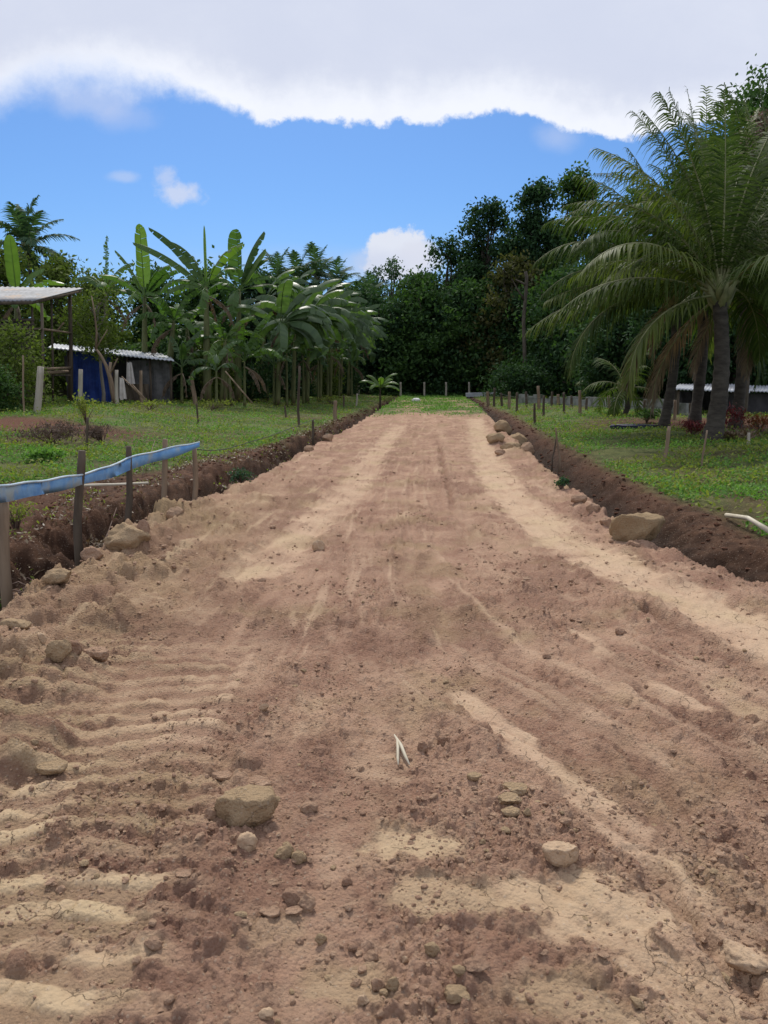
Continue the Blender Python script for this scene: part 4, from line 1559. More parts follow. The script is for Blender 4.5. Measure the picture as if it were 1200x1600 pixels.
# --- trees behind the bananas, left
GL = 'trees behind the banana plants'
tree('broadleaf_tree', 10, 42, 392, 120, 'green tree under the far left palm crown', GL, 31, mat='leaf_olive', nl=12, clumps=300, leaf=.26, cbase=.05, shape='round')
tree('broadleaf_tree', 85, 40, 405, 110, 'olive tree with loose crown behind the iron roof', GL, 32, mat='leaf_olive', nl=12, clumps=300, leaf=.22, cbase=.05)
tree('broadleaf_tree', 150, 38, 432, 100, 'olive tree behind the blue hut', GL, 33, mat='leaf_olive', nl=12, clumps=280, leaf=.22, cbase=.05)
tree('broadleaf_tree', 235, 42, 422, 110, 'green tree between the blue hut and the tallest banana plants', GL, 34, mat='leaf_mid', nl=12, clumps=520, leaf=.24, cbase=.03, shape='round')
tree('broadleaf_tree', 320, 44, 425, 110, 'dark tree right behind the tallest banana plants', GL, 35, mat='leaf_mid', nl=12, clumps=520, leaf=.26, cbase=.03, shape='round')
tree('broadleaf_tree', 400, 50, 428, 110, 'dark tree behind the drooping banana row', GL, 36, mat='leaf_blue', nl=12, clumps=520, leaf=.28, cbase=.03, shape='round')
tree('broadleaf_tree', 470, 58, 455, 110, 'bluish dark tree under the far coconut palms', GL, 37, mat='leaf_blue', nl=12, clumps=330, leaf=.3, cbase=.03, shape='round')
tree('broadleaf_tree', 535, 66, 468, 100, 'bluish dark tree at the far end of the banana row', GL, 38, mat='leaf_blue', nl=12, clumps=330, leaf=.3, cbase=.03, shape='round')
# small airy tree over the hut
tree('sapling', 150, 30.5, 452, 92, 'slender small tree with fine yellowish leaves rising over the hut roof', None, 39, mat='leaf_olive', nl=9, clumps=110, per=26, leaf=.13, cbase=.45, csize=.45, trunk_r=.07, bark='bark_pale')
tree('bush', 22, 23.5, 508, 110, 'leafy bush growing against the slatted hut at far left', None, 40, mat='leaf_olive', nl=11, clumps=160, per=34, leaf=.11, cbase=.05, csize=.4, shape='round', trunk_r=.05)
tree('bush', -8, 21.5, 578, 70, 'dark low bush at the left frame edge below the slatted hut', None, 41, mat='leaf_mid', nl=8, clumps=110, per=34, leaf=.10, cbase=.02, csize=.3, shape='round', trunk_r=.04)
tree('bush', 200, 36, 540, 80, 'dark bush behind the low hut roof', None, 42, mat='leaf_mid', nl=9, clumps=140, per=34, leaf=.16, cbase=.02, csize=.5, shape='round', trunk_r=.05)
tree('bush', 275, 35, 530, 60, 'dark bush at the right end of the low hut', None, 43, mat='leaf_deep', nl=9, clumps=140, per=34, leaf=.16, cbase=.02, csize=.5, shape='round', trunk_r=.05)

# --- far coconut palms
GP = 'far coconut palms over the banana plants'


def farpalm(px, pyc, Y, L, nf, label, seed, mats=('palm_far', 'palm_far')):
    c_ = at(px, pyc, Y)
    g_ = Vector((c_.x + .3, Y, float(base_h(np.array(c_.x), np.array(float(Y))))))
    palm(g_, c_, nf, L, label, GP, seed, mats, (.22, .13, .11), parts=False, n=34, leaflet=.95, width=.13, rings=False, elrange=(-10, 88), hang=.45, droopm=.75)


farpalm(42, 388, 46, 3.0, 17, 'far coconut palm standing alone above the left trees', 51)
farpalm(435, 446, 72, 3.6, 14, 'leftmost far coconut palm over the banana row', 52)
farpalm(466, 440, 74, 3.6, 15, 'far coconut palm, second from the left over the banana row', 53)
farpalm(496, 438, 76, 3.6, 16, 'far coconut palm with the highest tip over the banana row', 54)
farpalm(524, 452, 74, 3.4, 15, 'far coconut palm, rightmost over the banana row', 55)
farpalm(552, 482, 72, 3.2, 14, 'low far coconut palm at the end of the banana row', 56)
farpalm(580, 470, 78, 3.2, 14, 'far coconut palm half hidden left of the road end', 57)

# --- big near palms
GB = 'young coconut palms in the right field'


def nearpalm(px, pyb, pxc, pyc, nf, L, label, seed, spec, rt=(.27, .2, .17), name='coconut_palm', Y=None, nfr_add=0, **kw):
    nf += nfr_add
    g_ = G(px, pyb) if Y is None else Vector((at(px, pyb, Y).x, Y, .17))
    g_.z = gz(g_.x, g_.y) - .05
    c_ = at(pxc, pyc, g_.y)
    return palm(g_, c_, nf, L, label, GB, seed, rtrunk=rt, spec=spec, name=name, **kw)


# spec: azimuth (0 = right, 90 = away, 180 = left, 270 = towards), elevation, length, droop (degrees)
nearpalm(1112, 690, 1124, 470, 5, 3.7, 'largest palm with thick ringed trunk nearest the road at right', 61,
         [(172, 62, 3.8, 75), (200, 42, 3.7, 90), (150, 78, 4.0, 30), (10, 70, 3.8, 60), (95, 89, 3.9, 10), (182, 80, 4.0, 28), (120, 84, 3.8, 25), (30, 80, 3.9, 30), (5, 55, 3.6, 80), (345, 40, 3.6, 90),
          (60, 70, 3.7, 50), (168, 70, 3.9, 50), (350, 76, 3.8, 35), (140, 60, 3.6, 70), (185, 20, 3.4, 60)],
         rt=(.25, .15, .13), n=74, elrange=(0, 60), hang=.8, width=.046, leaflet=.85)
nearpalm(1036, 668, 1056, 470, 6, 3.8, 'palm with thin dark trunk left of the thick ringed one', 62,
         [(180, 52, 4.2, 95), (190, 32, 4.0, 80), (165, 66, 4.2, 85), (205, 60, 3.9, 105), (215, 30, 3.7, 85), (175, 8, 3.9, 50), (150, 82, 4.0, 30), (178, 74, 4.1, 60), (60, 80, 3.9, 25), (100, 70, 3.8, 40),
          (195, 15, 3.8, 45), (20, 60, 3.6, 60)],
         rt=(.17, .12, .11), n=74, elrange=(-5, 55), hang=.9, width=.048, leaflet=.9)
nearpalm(1215, 680, 1200, 440, 10, 3.5, 'taller palm reaching in from the right frame edge', 63,
         [(170, 74, 4.0, 45), (185, 55, 3.8, 75), (160, 88, 4.0, 12), (200, 30, 3.8, 70), (120, 84, 4.0, 20), (30, 82, 4.0, 20), (178, 82, 4.1, 25)], rt=(.22, .15, .14), n=62, hang=.8, elrange=(0, 70), width=.044)
nearpalm(1085, 655, 1098, 415, 10, 4.2, 'palm behind the pair with its fronds standing straight up', 64,
         [(150, 86, 4.6, 12), (180, 76, 4.5, 35), (60, 82, 4.5, 20), (190, 62, 4.2, 70), (20, 80, 4.4, 25), (172, 84, 4.6, 22), (100, 88, 4.6, 8), (350, 70, 4.2, 50)], rt=(.2, .15, .13), Y=22.0, n=60, elrange=(10, 75), hang=.8,
         width=.046)
# smaller ones further back
nearpalm(1150, 650, 1158, 452, 12, 3.8, 'palm half hidden between the thick trunk and the right frame edge', 67,
         [(165, 84, 4.2, 20), (178, 70, 4.0, 50), (20, 82, 4.2, 20)], rt=(.2, .14, .12), Y=20.5, n=56, elrange=(5, 80), hang=.8, width=.046)
GV = 'dark trees standing behind the near palms'
tree('broadleaf_tree', 980, 36, 455, 150, 'dark full tree behind the left palm fronds, above the young palms', GV, 18, nl=12, clumps=480, leaf=.2, cbase=.12, shape='round', csize=.6)
tree('broadleaf_tree', 1072, 33, 420, 150, 'dark full tree between the two nearest palm trunks', GV, 19, nl=12, clumps=480, leaf=.2, cbase=.2, shape='round', csize=.6)
tree('broadleaf_tree', 1165, 33, 400, 160, 'dark full tree over the low house roof', GV, 20, nl=11, clumps=360, leaf=.2, cbase=.2, shape='round', csize=.6)
# small young palms near the fence
nearpalm(932, 626, 934, 603, 9, 1.6, 'tiny young palm with pale stem at the far right fence', 65, None, rt=(.12, .09, .08), name='young_palm', parts=False, n=22, leaflet=1.3, width=.05, mats=('palm_leaf_lit', 'palm_leaf_lit'))
nearpalm(974, 650, 977, 612, 9, 1.7, 'young palm with brown stem right of the tiny pale one', 66, None, rt=(.12, .1, .08), name='young_palm', parts=False, n=22, leaflet=1.3, width=.05)

# --- banana plants. leaf spec: az, elevation, length, width, droop, torn, kind
GN = 'banana plants along the left field'
banana(325, 631, 322, 448, 'tall banana plant with a thin rolled leaf standing straight up', GN, 71,
       [(175, 62, 3.4, .60, 38, .5, 0), (178, 45, 3.5, .66, 32, .3, 0), (165, 75, 2.6, .55, 60, .6, 0), (95, 89, 2.5, .16, 3, .1, 1), (40, 60, 2.2, .5, 90, .7, 0), (195, 35, 2.2, .55, 110, .4, 0), (210, 20, 2.0, .5, 90, .6, 0)], nl=3, L=2.3, stem=.15)
banana(372, 629, 374, 452, 'tall banana plant with one bright green leaf opening to the right', GN, 72,
       [(20, 78, 2.9, .85, 30, .5, 0), (275, 84, 2.6, 1.05, 10, .3, 0), (5, 66, 2.2, .80, 22, .12, 1), (5, 25, 3.0, .45, 95, .6, 0), (170, 50, 2.2, .5, 100, .7, 0), (350, 45, 2.6, .5, 110, .7, 0), (150, 68, 2.0, .5, 30, .5, 0)], nl=3, L=2.3, stem=.15)
banana(228, 634, 226, 462, 'banana plant behind the blue hut end with a broad upright leaf', GN, 73,
       [(275, 86, 3.0, .8, 6, .35, 1), (170, 70, 2.4, .4, 30, .6, 1), (10, 60, 2.2, .5, 60, .5, 0), (200, 50, 2.1, .5, 60, .4, 0), (350, 30, 2.2, .45, 80, .8, 0)], nl=4, L=2.2, stem=.14, Y=34)
banana(168, 634, 166, 455, 'banana plant over the hut with a torn feathery upright leaf', GN, 74,
       [(80, 86, 2.6, .40, 8, 1.0, 0), (10, 40, 2.1, .5, 60, .7, 0), (160, 50, 2.0, .5, 70, .5, 0)], nl=5, L=2.1, stem=.14, Y=36)
banana(28, 640, 26, 462, 'banana plant at far left with one broad pale upright leaf', GN, 75,
       [(272, 87, 2.5, .85, 5, .1, 1), (10, 45, 2.2, .5, 70, .5, 1), (170, 40, 2.0, .5, 70, .5, 0)], nl=4, L=2.1, stem=.14, Y=33)
banana(402, 622, 412, 520, 'banana plant with leaning yellow stem in the middle of the row', GN, 76, None, nl=9, L=2.2, torn=.7, side_bias=0)
banana(350, 632, 352, 530, 'short banana plant with dark low leaves between the two tallest', GN, 77, None, nl=8, L=1.9, torn=.6)
banana(262, 632, 272, 500, 'banana plant right of the hut with ragged brown leaves', GN, 78, None, nl=8, L=2.2, torn=.8, Y=33, mats=('ban_leaf', 'ban_leaf', 'ban_leaf_dry'))
banana(300, 630, 292, 512, 'banana plant half hidden left of the tallest one', GN, 79, None, nl=8, L=2.1, torn=.7, Y=35)
GD = 'drooping banana plants receding towards the road end'
rowp = [(438, 505, 34.5), (462, 500, 37), (484, 496, 40), (450, 478, 43), (504, 506, 43), (520, 502, 47), (494, 484, 49), (536, 516, 51), (548, 520, 56), (560, 528, 60), (415, 470, 40), (522, 484, 56)]
rowp.sort(key=lambda q: q[0])
for k, (px, pyc, Y) in enumerate(rowp):
    lb = 'drooping banana plant with glossy arching leaves, %s from the left in the receding row' % ORD[k]
    banana(px - 4, 622, px, pyc, lb, GD, 90 + k, None, nl=13, L=2.9, torn=.4, Y=Y, parts=False, mats=('ban_leaf_far', 'ban_leaf_far', 'ban_leaf_dry'), side_bias=-25, droop=112, n=24, el=(72, 5), stem=.10)
GY = 'young banana shoots filling the row'
yp_ = [(284, 570, 31), (338, 575, 30), (382, 560, 31.5), (428, 568, 33), (448, 548, 35), (474, 552, 38), (497, 560, 41), (512, 545, 44), (530, 560, 48), (550, 565, 54), (316, 545, 34), (245, 540, 35.5)]
yp_.sort(key=lambda q: q[0])
for k, (px, pyc, Y) in enumerate(yp_):
    banana(px, 622, px, pyc, 'low young banana shoot among the stems, %s from the left' % ORD[k], GY, 130 + k, None, nl=5 + k % 3, L=1.5 + .35 * ((k * 7) % 5) / 2, torn=.9, Y=Y + (k % 3) * .8, parts=False, mats=(('ban_leaf', 'ban_leaf_far', 'ban_leaf_dry')[k % 2], 'ban_leaf_young', 'ban_leaf_dry'), droop=70 + 18 * (k % 4), n=24, el=(85, 30), stem=.06)
GZ = 'dark undergrowth inside the banana grove'
for k, (px, Y, tp_, w_) in enumerate(((292, 37, 545, 80), (340, 36, 535, 80), (388, 38, 540, 80), (430, 42, 535, 70), (470, 46, 530, 70), (508, 51, 540, 60), (540, 58, 550, 60))):
    tree('bush', px, Y, tp_, w_, 'dark undergrowth bush inside the banana grove, %s from the left' % ORD[k], GZ, 150 + k, mat=('leaf_deep', 'leaf_olive', 'leaf_deep', 'leaf_blue')[k % 4], nl=9, clumps=130, per=34,
         leaf=.17, cbase=.02, csize=.5, shape='round', trunk_r=.05)
# bare pseudo stems standing in the shade of the row
GS = 'bare banana stems under the leaves'
ts = [(345, 560, 632), (362, 590, 634), (392, 575, 627), (418, 580, 626), (436, 585, 626), (452, 588, 625), (474, 585, 624), (495, 590, 622), (512, 590, 621), (530, 592, 620), (545, 592, 619)]
for k, (px, t_, b_) in enumerate(ts):
    g_ = G(px, b_)
    p = at(px + random.Random(k).uniform(-6, 8), t_, g_.y) - g_
    m = MB()
    m.tube([Vector((0, 0, -.1)), p * .4, p * .75, p], [.09, .08, .07, .05], 8, wob=.1, rng=np.random.default_rng(k))
    o = m.build('leafless_banana_plant', M['banana_stem'], loc=g_)
    tag(o, 'upright bare stem under the banana leaves, %s from the left' % ORD[k], 'banana plant', GS)

# young plant at the road end
g_ = G(594, 632)
g_.z = gz(g_.x, g_.y)
e = empty('young_banana', g_, 'small yellow green young banana plant at the left end of the road', 'banana plant')
c_ = at(594, 606, g_.y) - g_
MB().tube([Vector((0, 0, -.05)), c_ * .5, c_], [.07, .05, .03], 7).build('stem', M['wood_dark'], e)
rr = np.random.default_rng(3)
for k in range(9):
    banana_leaf(tuple(c_), k * 2.4, radians(70 - 6 * k), 1.35, .42, radians(80), rr, .3, n=14).build('leaf', M['ban_leaf_young'], e)

# ------------------------------------------------------------------ posts and stakes
def stake(pb, pt, wpx, mat, label, group=None, name='fence_post', cat='post', Y=None, taper=.85, sq=False, top=None):
    g_ = G(*pb) if Y is None else Vector((at(pb[0], pb[1], Y).x, Y, at(pb[0], pb[1], Y).z))
    z = gz(g_.x, g_.y)
    t_ = at(pt[0], pt[1], g_.y)
    s = pxscale(g_)
    w_ = max(wpx / s / 2, .012)
    v = t_ - g_
    r = np.random.default_rng(int(pb[0] * 3 + pb[1]))
    m = MB()
    L = v.length
    perp = Vector((r.normal(), r.normal(), 0)) * .012 * L
    bot = Vector((0, 0, min(z - g_.z, 0) - .12))
    pts = [bot, v * .05, v * .3 + perp, v * .6 + perp * .6, v * .85, v * 1.0]
    m.tube(pts, [w_ * 1.05, w_, w_ * .95, w_ * taper], 5 if sq else 9, wob=.14, rng=r)
    o = m.build(name, M[mat], loc=g_, smooth=not sq)
    tag(o, label, cat, group)
    return o, g_, t_


GA = 'posts carrying the blue strip'
stake((10, 925), (6, 782), 17, 'wood', 'thick tan post at the left frame edge under the blue strip', GA)
stake((122, 862), (128, 704), 13, 'wood_dark', 'dark brown post with weeds at its top left of the blue strip middle', GA)
stake((200, 815), (201, 697), 10, 'wood_dark', 'thin dark post in the middle of the blue strip', GA)
stake((256, 790), (258, 686), 9, 'wood', 'slim square post rising above the blue strip', GA)
stake((304, 784), (304, 700), 8, 'wood', 'post at the right end of the blue strip', GA)

# blue strip
topl = [(-110, 762), (-40, 764), (0, 760), (60, 753), (128, 742), (170, 730), (200, 716), (258, 702), (312, 691)]
botl = [(-110, 792), (-40, 788), (0, 785), (60, 775), (128, 758), (170, 748), (200, 735), (258, 718), (312, 699)]
yp = [(-110, G(-60, 990).y), (10, G(10, 925).y), (125, G(122, 862).y), (200, G(200, 815).y), (257, G(256, 790).y), (304, G(304, 784).y)]
st = empty('blue_strip', at(130, 760, np.interp(130, [a for a, b in yp], [b for a, b in yp]) - .06), 'long faded blue plastic strip nailed along the top of the left posts', 'barrier strip')
o0 = st.location
n_ = 60
Va, Vb = [], []
for i in range(n_ + 1):
    px = -110 + 422 * i / n_
    Y = np.interp(px, [a for a, b in yp], [b for a, b in yp]) - .085
    tp = at(px, np.interp(px, [a for a, b in topl], [b for a, b in topl]) + .8 * sin(px * .11), Y)
    bt = at(px, np.interp(px, [a for a, b in botl], [b for a, b in botl]) + 1.2 * sin(px * .07 + 1), Y)
    md = (tp + bt) / 2 + Vector((0, -.018 - .01 * sin(px * .05), 0))
    Va.append((tp - o0, md - o0, bt - o0))
V_, Q_ = [], []
for i, (a, b_, c_) in enumerate(Va):
    for off in (0, .006):
        for p in (a, b_, c_):
            V_.append(p + Vector((0, off, 0)))
for i in range(n_):
    k = i * 6
    for j in (0, 1):
        Q_.append((k + j, k + j + 1, k + 6 + j + 1, k + 6 + j))
        Q_.append((k + 3 + j, k + 9 + j, k + 9 + j + 1, k + 3 + j + 1))
    Q_.append((k, k + 6, k + 9, k + 3))
    Q_.append((k + 2, k + 5, k + 11, k + 8))
Q_ += [(0, 3, 4, 1), (1, 4, 5, 2), (n_ * 6, n_ * 6 + 1, n_ * 6 + 4, n_ * 6 + 3), (n_ * 6 + 1, n_ * 6 + 2, n_ * 6 + 5, n_ * 6 + 4)]
np_mesh('strip', [tuple(v) for v in V_], Q_, None, M['blue_strip'], st)
m = MB()
m.tube([a + Vector((0, .003, .004)) for a, b_, c_ in Va], .009, 6)
m.build('hem', M['strip_edge'], st)

# string running on from the last post
Y0 = G(304, 784).y
pw = [at(306, 702, Y0), at(330, 704, Y0 + 1.2), at(352, 702, Y0 + 2.2), at(420, 682, 12.5), at(492, 655, 17.0)]
m = MB()
m.tube([p - pw[0] for p in pw], .006, 5)
tag(m.build('string', M['wire'], loc=pw[0]), 'dark string running from the last blue strip post to a far stake', 'string')
# bamboo stick behind the posts
a_, b_ = G(92, 774), G(232, 763)
a_.z = gz(a_.x, a_.y) + .06
b_.z = gz(b_.x, b_.y) + .08
m = MB()
m.tube([Vector((0, 0, 0)), (b_ - a_) * .33 + Vector((0, 0, .01)), (b_ - a_) * .66, b_ - a_], [.02, .018, .016], 8)
tag(m.build('bamboo_pole', M['bamboo'], loc=a_), 'pale bamboo pole lying behind the blue strip posts', 'bamboo pole')
# pale pole on the right
a_, b_ = G(1134, 812), G(1206, 846)
a_.z = gz(a_.x, a_.y) + .05
b_.z = gz(b_.x, b_.y) + .07
m = MB()
m.tube([Vector((0, 0, 0)), (b_ - a_) * .5 + Vector((0, 0, .05)), (b_ - a_)], [.02, .022, .026], 8)
tag(m.build('bamboo_pole', M['bamboo'], loc=a_), 'pale bent pole lying on the right bank at the frame edge', 'bamboo pole')

GC = 'boundary posts in front of the huts'
stake((58, 646), (64, 573), 11, 'wood_pale', 'thick pale leaning post before the slatted hut', GC)
stake((38, 648), (36, 555), 3, 'wood', 'very thin stick left of the thick pale leaning post', GC)
stake((126, 636), (126, 577), 7, 'wood_pale', 'pale post before the blue wall', GC)
stake((183, 634), (182, 578), 6, 'wood_pale', 'pale post between blue wall and hanging cloth', GC)
stake((222, 632), (220, 579), 5, 'wood', 'grey post before the grey hut wall', GC)
stake((260, 628), (258, 580), 5, 'wood', 'grey post at the right end of the low hut', GC)
stake((306, 634), (298, 588), 7, 'wood', 'leaning log right of the low hut', GC)
GT = 'thin stakes in the left field'
stake((310, 660), (307, 630), 3, 'wood_dark', 'thin dark stake left in the green field', GT)
stake((467, 668), (468, 572), 4, 'wood_dark', 'tall thin dark stake before the banana row', GT)
stake((447, 652), (445, 634), 3, 'wood_dark', 'short thin stake left of the tall dark one', GT)
stake((489, 680), (489, 656), 4, 'wood_dark', 'short stake on the left spoil bank', GT)
stake((524, 656), (524, 626), 6, 'wood', 'brown stake near the far left bank', GT)
stake((537, 638), (537, 618), 3, 'wood_dark', 'small dark stake beyond the brown one at left', GT)
stake((557, 634), (558, 615), 3, 'wood_pale', 'small pale stake near the far left bank end', GT)
stake((135, 700), (137, 652), 4, 'wood_dark', 'dark twiggy stick in the dry brush at left', GT)
GE = 'posts of the fence across the road end'
for k, px in enumerate((516, 527, 560, 626, 663, 697, 733)):
    stake((px, 618), (px, 597), 3.2, 'wood_pale', 'pale post of the fence across the road end, %s from the left' % ORD[k], GE, Y=60.0)
GR = 'stakes of the right fence'
rs = [(762, 612, 632), (773, 606, 634), (783, 614, 636), (796, 612, 640), (808, 613, 645), (822, 612, 636), (841, 603, 640), (850, 618, 650), (863, 612, 634), (872, 616, 634), (881, 613, 646), (893, 618, 636),
      (906, 610, 650), (917, 622, 642), (938, 618, 640), (951, 618, 640), (961, 612, 638), (1007, 625, 652), (1055, 625, 656), (1078, 630, 650)]
for k, (px, t_, b_) in enumerate(rs):
    stake((px + random.Random(k).uniform(-1.5, 1.5), b_), (px, t_), 4.0 if k % 3 else 5, 'wood_dark' if k % 3 else 'wood', 'thin stake in the right fence row, %s from the left' % ORD[k], GR)
GQ = 'short stakes in the right field'
stake((875, 718), (868, 668), 3, 'wood', 'thin pale stake leaning on the right bank, front of a pair', GQ)
stake((863, 716), (870, 680), 2.5, 'wood_dark', 'thin dark stake leaning on the right bank, rear of a pair', GQ)
stake((836, 665), (835, 630), 4, 'wood_dark', 'dark stake at the inner edge of the right fence', GQ)
stake((1037, 722), (1046, 666), 6, 'wood', 'leaning stake with pale top in the right field', GQ)
stake((1096, 728), (1105, 672), 3, 'wood', 'thin twig stake before the thick palm trunk', GQ)
stake((1169, 699), (1170, 676), 5, 'wood_pale', 'short pale stake right of the thick palm trunk', GQ)
# string fence wires on the right: rails
m = MB()
p0 = G(765, 632)
for zz in (.35, .62):
    pp = [G(px, py) for px, _, py in (rs[2], rs[4], rs[7], rs[10], rs[12], rs[17], rs[18])]
    m.tube([p + Vector((0, 0, zz)) - p0 for p in pp], .006, 4)
tag(m.build('fence_wire', M['wire'], loc=p0), 'two thin wires strung along the right fence stakes', 'wire')

# ------------------------------------------------------------------ huts
def quadslab(corners, th, mat, name, parent, origin, nx=60, amp=.02, waves=24):
    """corrugated sheet through four corners a(near left) b(near right) c(far right) d(far left)"""
    a, b, c, d = [Vector(v) - Vector(origin) for v in corners]
    V, Q = [], []
    ny = 4
    for s in (0, 1):
        for j in range(ny + 1):
            for i in range(nx + 1):
                u, v = i / nx, j / ny
                p = (a * (1 - u) + b * u) * (1 - v) + (d * (1 - u) + c * u) * v
                V.append(tuple(p + Vector((0, 0, amp * sin(u * waves * 2 * pi) - s * th))))
    w_ = nx + 1
    k = w_ * (ny + 1)
    for j in range(ny):
        for i in range(nx):
            Q.append((j * w_ + i, j * w_ + i + 1, (j + 1) * w_ + i + 1, (j + 1) * w_ + i))
            Q.append((k + j * w_ + i, k + (j + 1) * w_ + i, k + (j + 1) * w_ + i + 1, k + j * w_ + i + 1))
    for i in range(nx):
        Q.append((i, k + i, k + i + 1, i + 1))
        q = ny * w_ + i
        Q.append((q, q + 1, k + q + 1, k + q))
    for j in range(ny):
        q = j * w_
        Q.append((q, q + w_, k + q + w_, k + q))
        q = j * w_ + nx
        Q.append((q, k + q, k + q + w_, q + w_))
    return np_mesh(name, V, Q, None, mat, parent)


# raised slatted hut, far left
Y1, Y2 = 26.0, 30.0
og = at(30, 640, Y1)
og.z = float(base_h(np.array(og.x), np.array(Y1)))
hut = empty('raised_hut', og, 'raised open hut of thin poles and slats under a corrugated iron roof', 'hut')
roof = quadslab([at(-150, 472, Y1), at(52, 469, Y1), at(130, 450, Y2), at(-110, 446, Y2)], .03, M['iron'], 'roof', hut, og, nx=120, amp=.018, waves=30)
m = MB()
m.beam(at(-150, 476, Y1) - og, at(50, 473, Y1) - og, .07, .10)
m.beam(at(50, 473, Y1) - og, at(126, 455, Y2) - og, .06, .09)
m.build('rafter', M['wood_dark'], roof)


def hpole(parent, a, Ya, b, Yb, w_, mat='wood_dark', name='pole', org=og):
    mm = MB()
    A_, B_ = at(a[0], a[1], Ya) - org, at(b[0], b[1], Yb) - org
    mm.tube([A_, A_ * .66 + B_ * .34 + Vector((.015, 0, 0)), A_ * .33 + B_ * .67, B_], w_, 7)
    return mm.build(name, M[mat], parent)


gy = lambda Y: 800  # foot pixel helper not needed


def foot(px, Y):
    x = at(px, 600, Y).x
    z = gz(x, Y) - .1
    return Vector((x, Y, z))


def vpole(parent, px, pyt, Y, w_, org, mat='wood_dark', name='post', pxt=None):
    mm = MB()
    f = foot(px, Y) - org
    t_ = at(pxt or px, pyt, Y) - org
    mm.tube([f, f * .6 + t_ * .4 + Vector((.02, 0, 0)), t_], w_, 8)
    return mm.build(name, M[mat], parent)


vpole(hut, 109, 457, Y2 - .1, .075, og)
vpole(hut, 65, 474, Y1 + .1, .05, og)
vpole(hut, 80, 464, 28, .04, og)
vpole(hut, -20, 474, Y1 + .1, .06, og)
vpole(hut, 50, 480, Y1 + .6, .04, og)
hpole(hut, (-60, 514), Y1, (66, 514), Y1, .035, name='rail')
hpole(hut, (64, 514), Y1, (110, 520), Y2 - .2, .04, 'wood', name='rail')
hpole(hut, (54, 577), Y1, (110, 575), Y2 - .2, .05, 'wood', name='rail')
hpole(hut, (54, 583), Y1, (106, 581), Y2 - .2, .07, 'wood', name='rail')
hpole(hut, (88, 517), 28, (100, 504), 28, .03, 'wood', name='brace')
m = MB()
for k in range(17):
    y = 500 + k * 7.4
    m.beam(at(-160, y + 1, Y1 + .25) - og, at(54, y, Y1 + .25) - og, .02, .09)
m.build('slat_wall', M['plank'], hut)
m = MB()
a, b = at(-160, 500, Y2 - .5) - og, at(54, 620, Y2 - .5) - og
m.box((a.x, a.y, b.z), (b.x, a.y + .05, a.z))
m.build('back_wall', M['wall_dark'], hut)
m = MB()
fl = [at(-60, 585, Y1) - og, at(106, 583, Y2) - og]
m.box((at(-150, 585, Y1).x - og.x, .02, fl[0].z - .05), (at(100, 583, Y1 + 3).x - og.x, Y2 - Y1 - .3, fl[0].z))
m.build('floor', M['plank'], hut)

# low blue hut
Y3 = 31.5
oh = foot(185, Y3)
lh = empty('low_hut', oh, 'low hut with a blue wall and a thin pale iron roof', 'hut')


def wallbox(parent, px0, px1, pyt, Y, mat, name, th=.06, pyb=None, org=oh):
    a = at(px0, pyt, Y) - org
    b = at(px1, pyt, Y) - org
    zb = (foot((px0 + px1) / 2, Y) - org).z if pyb is None else (at(px0, pyb, Y) - org).z
    mm = MB()
    nx_ = 18
    V, Q = [], []
    for s in (0, 1):
        for j in range(5):
            for i in range(nx_ + 1):
                u = i / nx_
                zt = a.z + (b.z - a.z) * u
                V.append((a.x + (b.x - a.x) * u, a.y + s * th + .03 * sin(u * 23 + j) * (1 if s == 0 else 0), zb + (zt - zb) * j / 4))
    w_ = nx_ + 1
    k = w_ * 5
    for j in range(4):
        for i in range(nx_):
            Q.append((j * w_ + i, j * w_ + i + 1, (j + 1) * w_ + i + 1, (j + 1) * w_ + i))
            Q.append((k + j * w_ + i, k + (j + 1) * w_ + i, k + (j + 1) * w_ + i + 1, k + j * w_ + i + 1))
        Q.append((j * w_, (j + 1) * w_, k + (j + 1) * w_, k + j * w_))
        Q.append((j * w_ + nx_, k + j * w_ + nx_, k + (j + 1) * w_ + nx_, (j + 1) * w_ + nx_))
    for i in range(nx_):
        Q.append((4 * w_ + i, 4 * w_ + i + 1, k + 4 * w_ + i + 1, k + 4 * w_ + i))
    mm.add(V, Q)
    return mm.build(name, M[mat], parent, smooth=False)


wallbox(lh, 104, 176, 550, Y3, 'blue_tarp', 'blue_wall')
wallbox(lh, 198, 266, 563, Y3 + .15, 'grey_sheet', 'sheet_wall')
wallbox(lh, 194, 232, 600, Y3 - .15, 'wood_dark', 'low_board')
wallbox(lh, 100, 268, 556, Y3 + 2.6, 'wall_dark', 'back_wall')
rf = quadslab([at(74, 543, Y3 - .5), at(272, 563, Y3 - .5), at(262, 553, Y3 + 3), at(84, 537, Y3 + 3)], .04, M['iron_white'], 'roof', lh, oh, nx=120, amp=.02, waves=30)
for px in (106, 176, 198, 234, 266):
    vpole(lh, px, 548 + (px - 106) * .09, Y3 - .06, .045, oh)

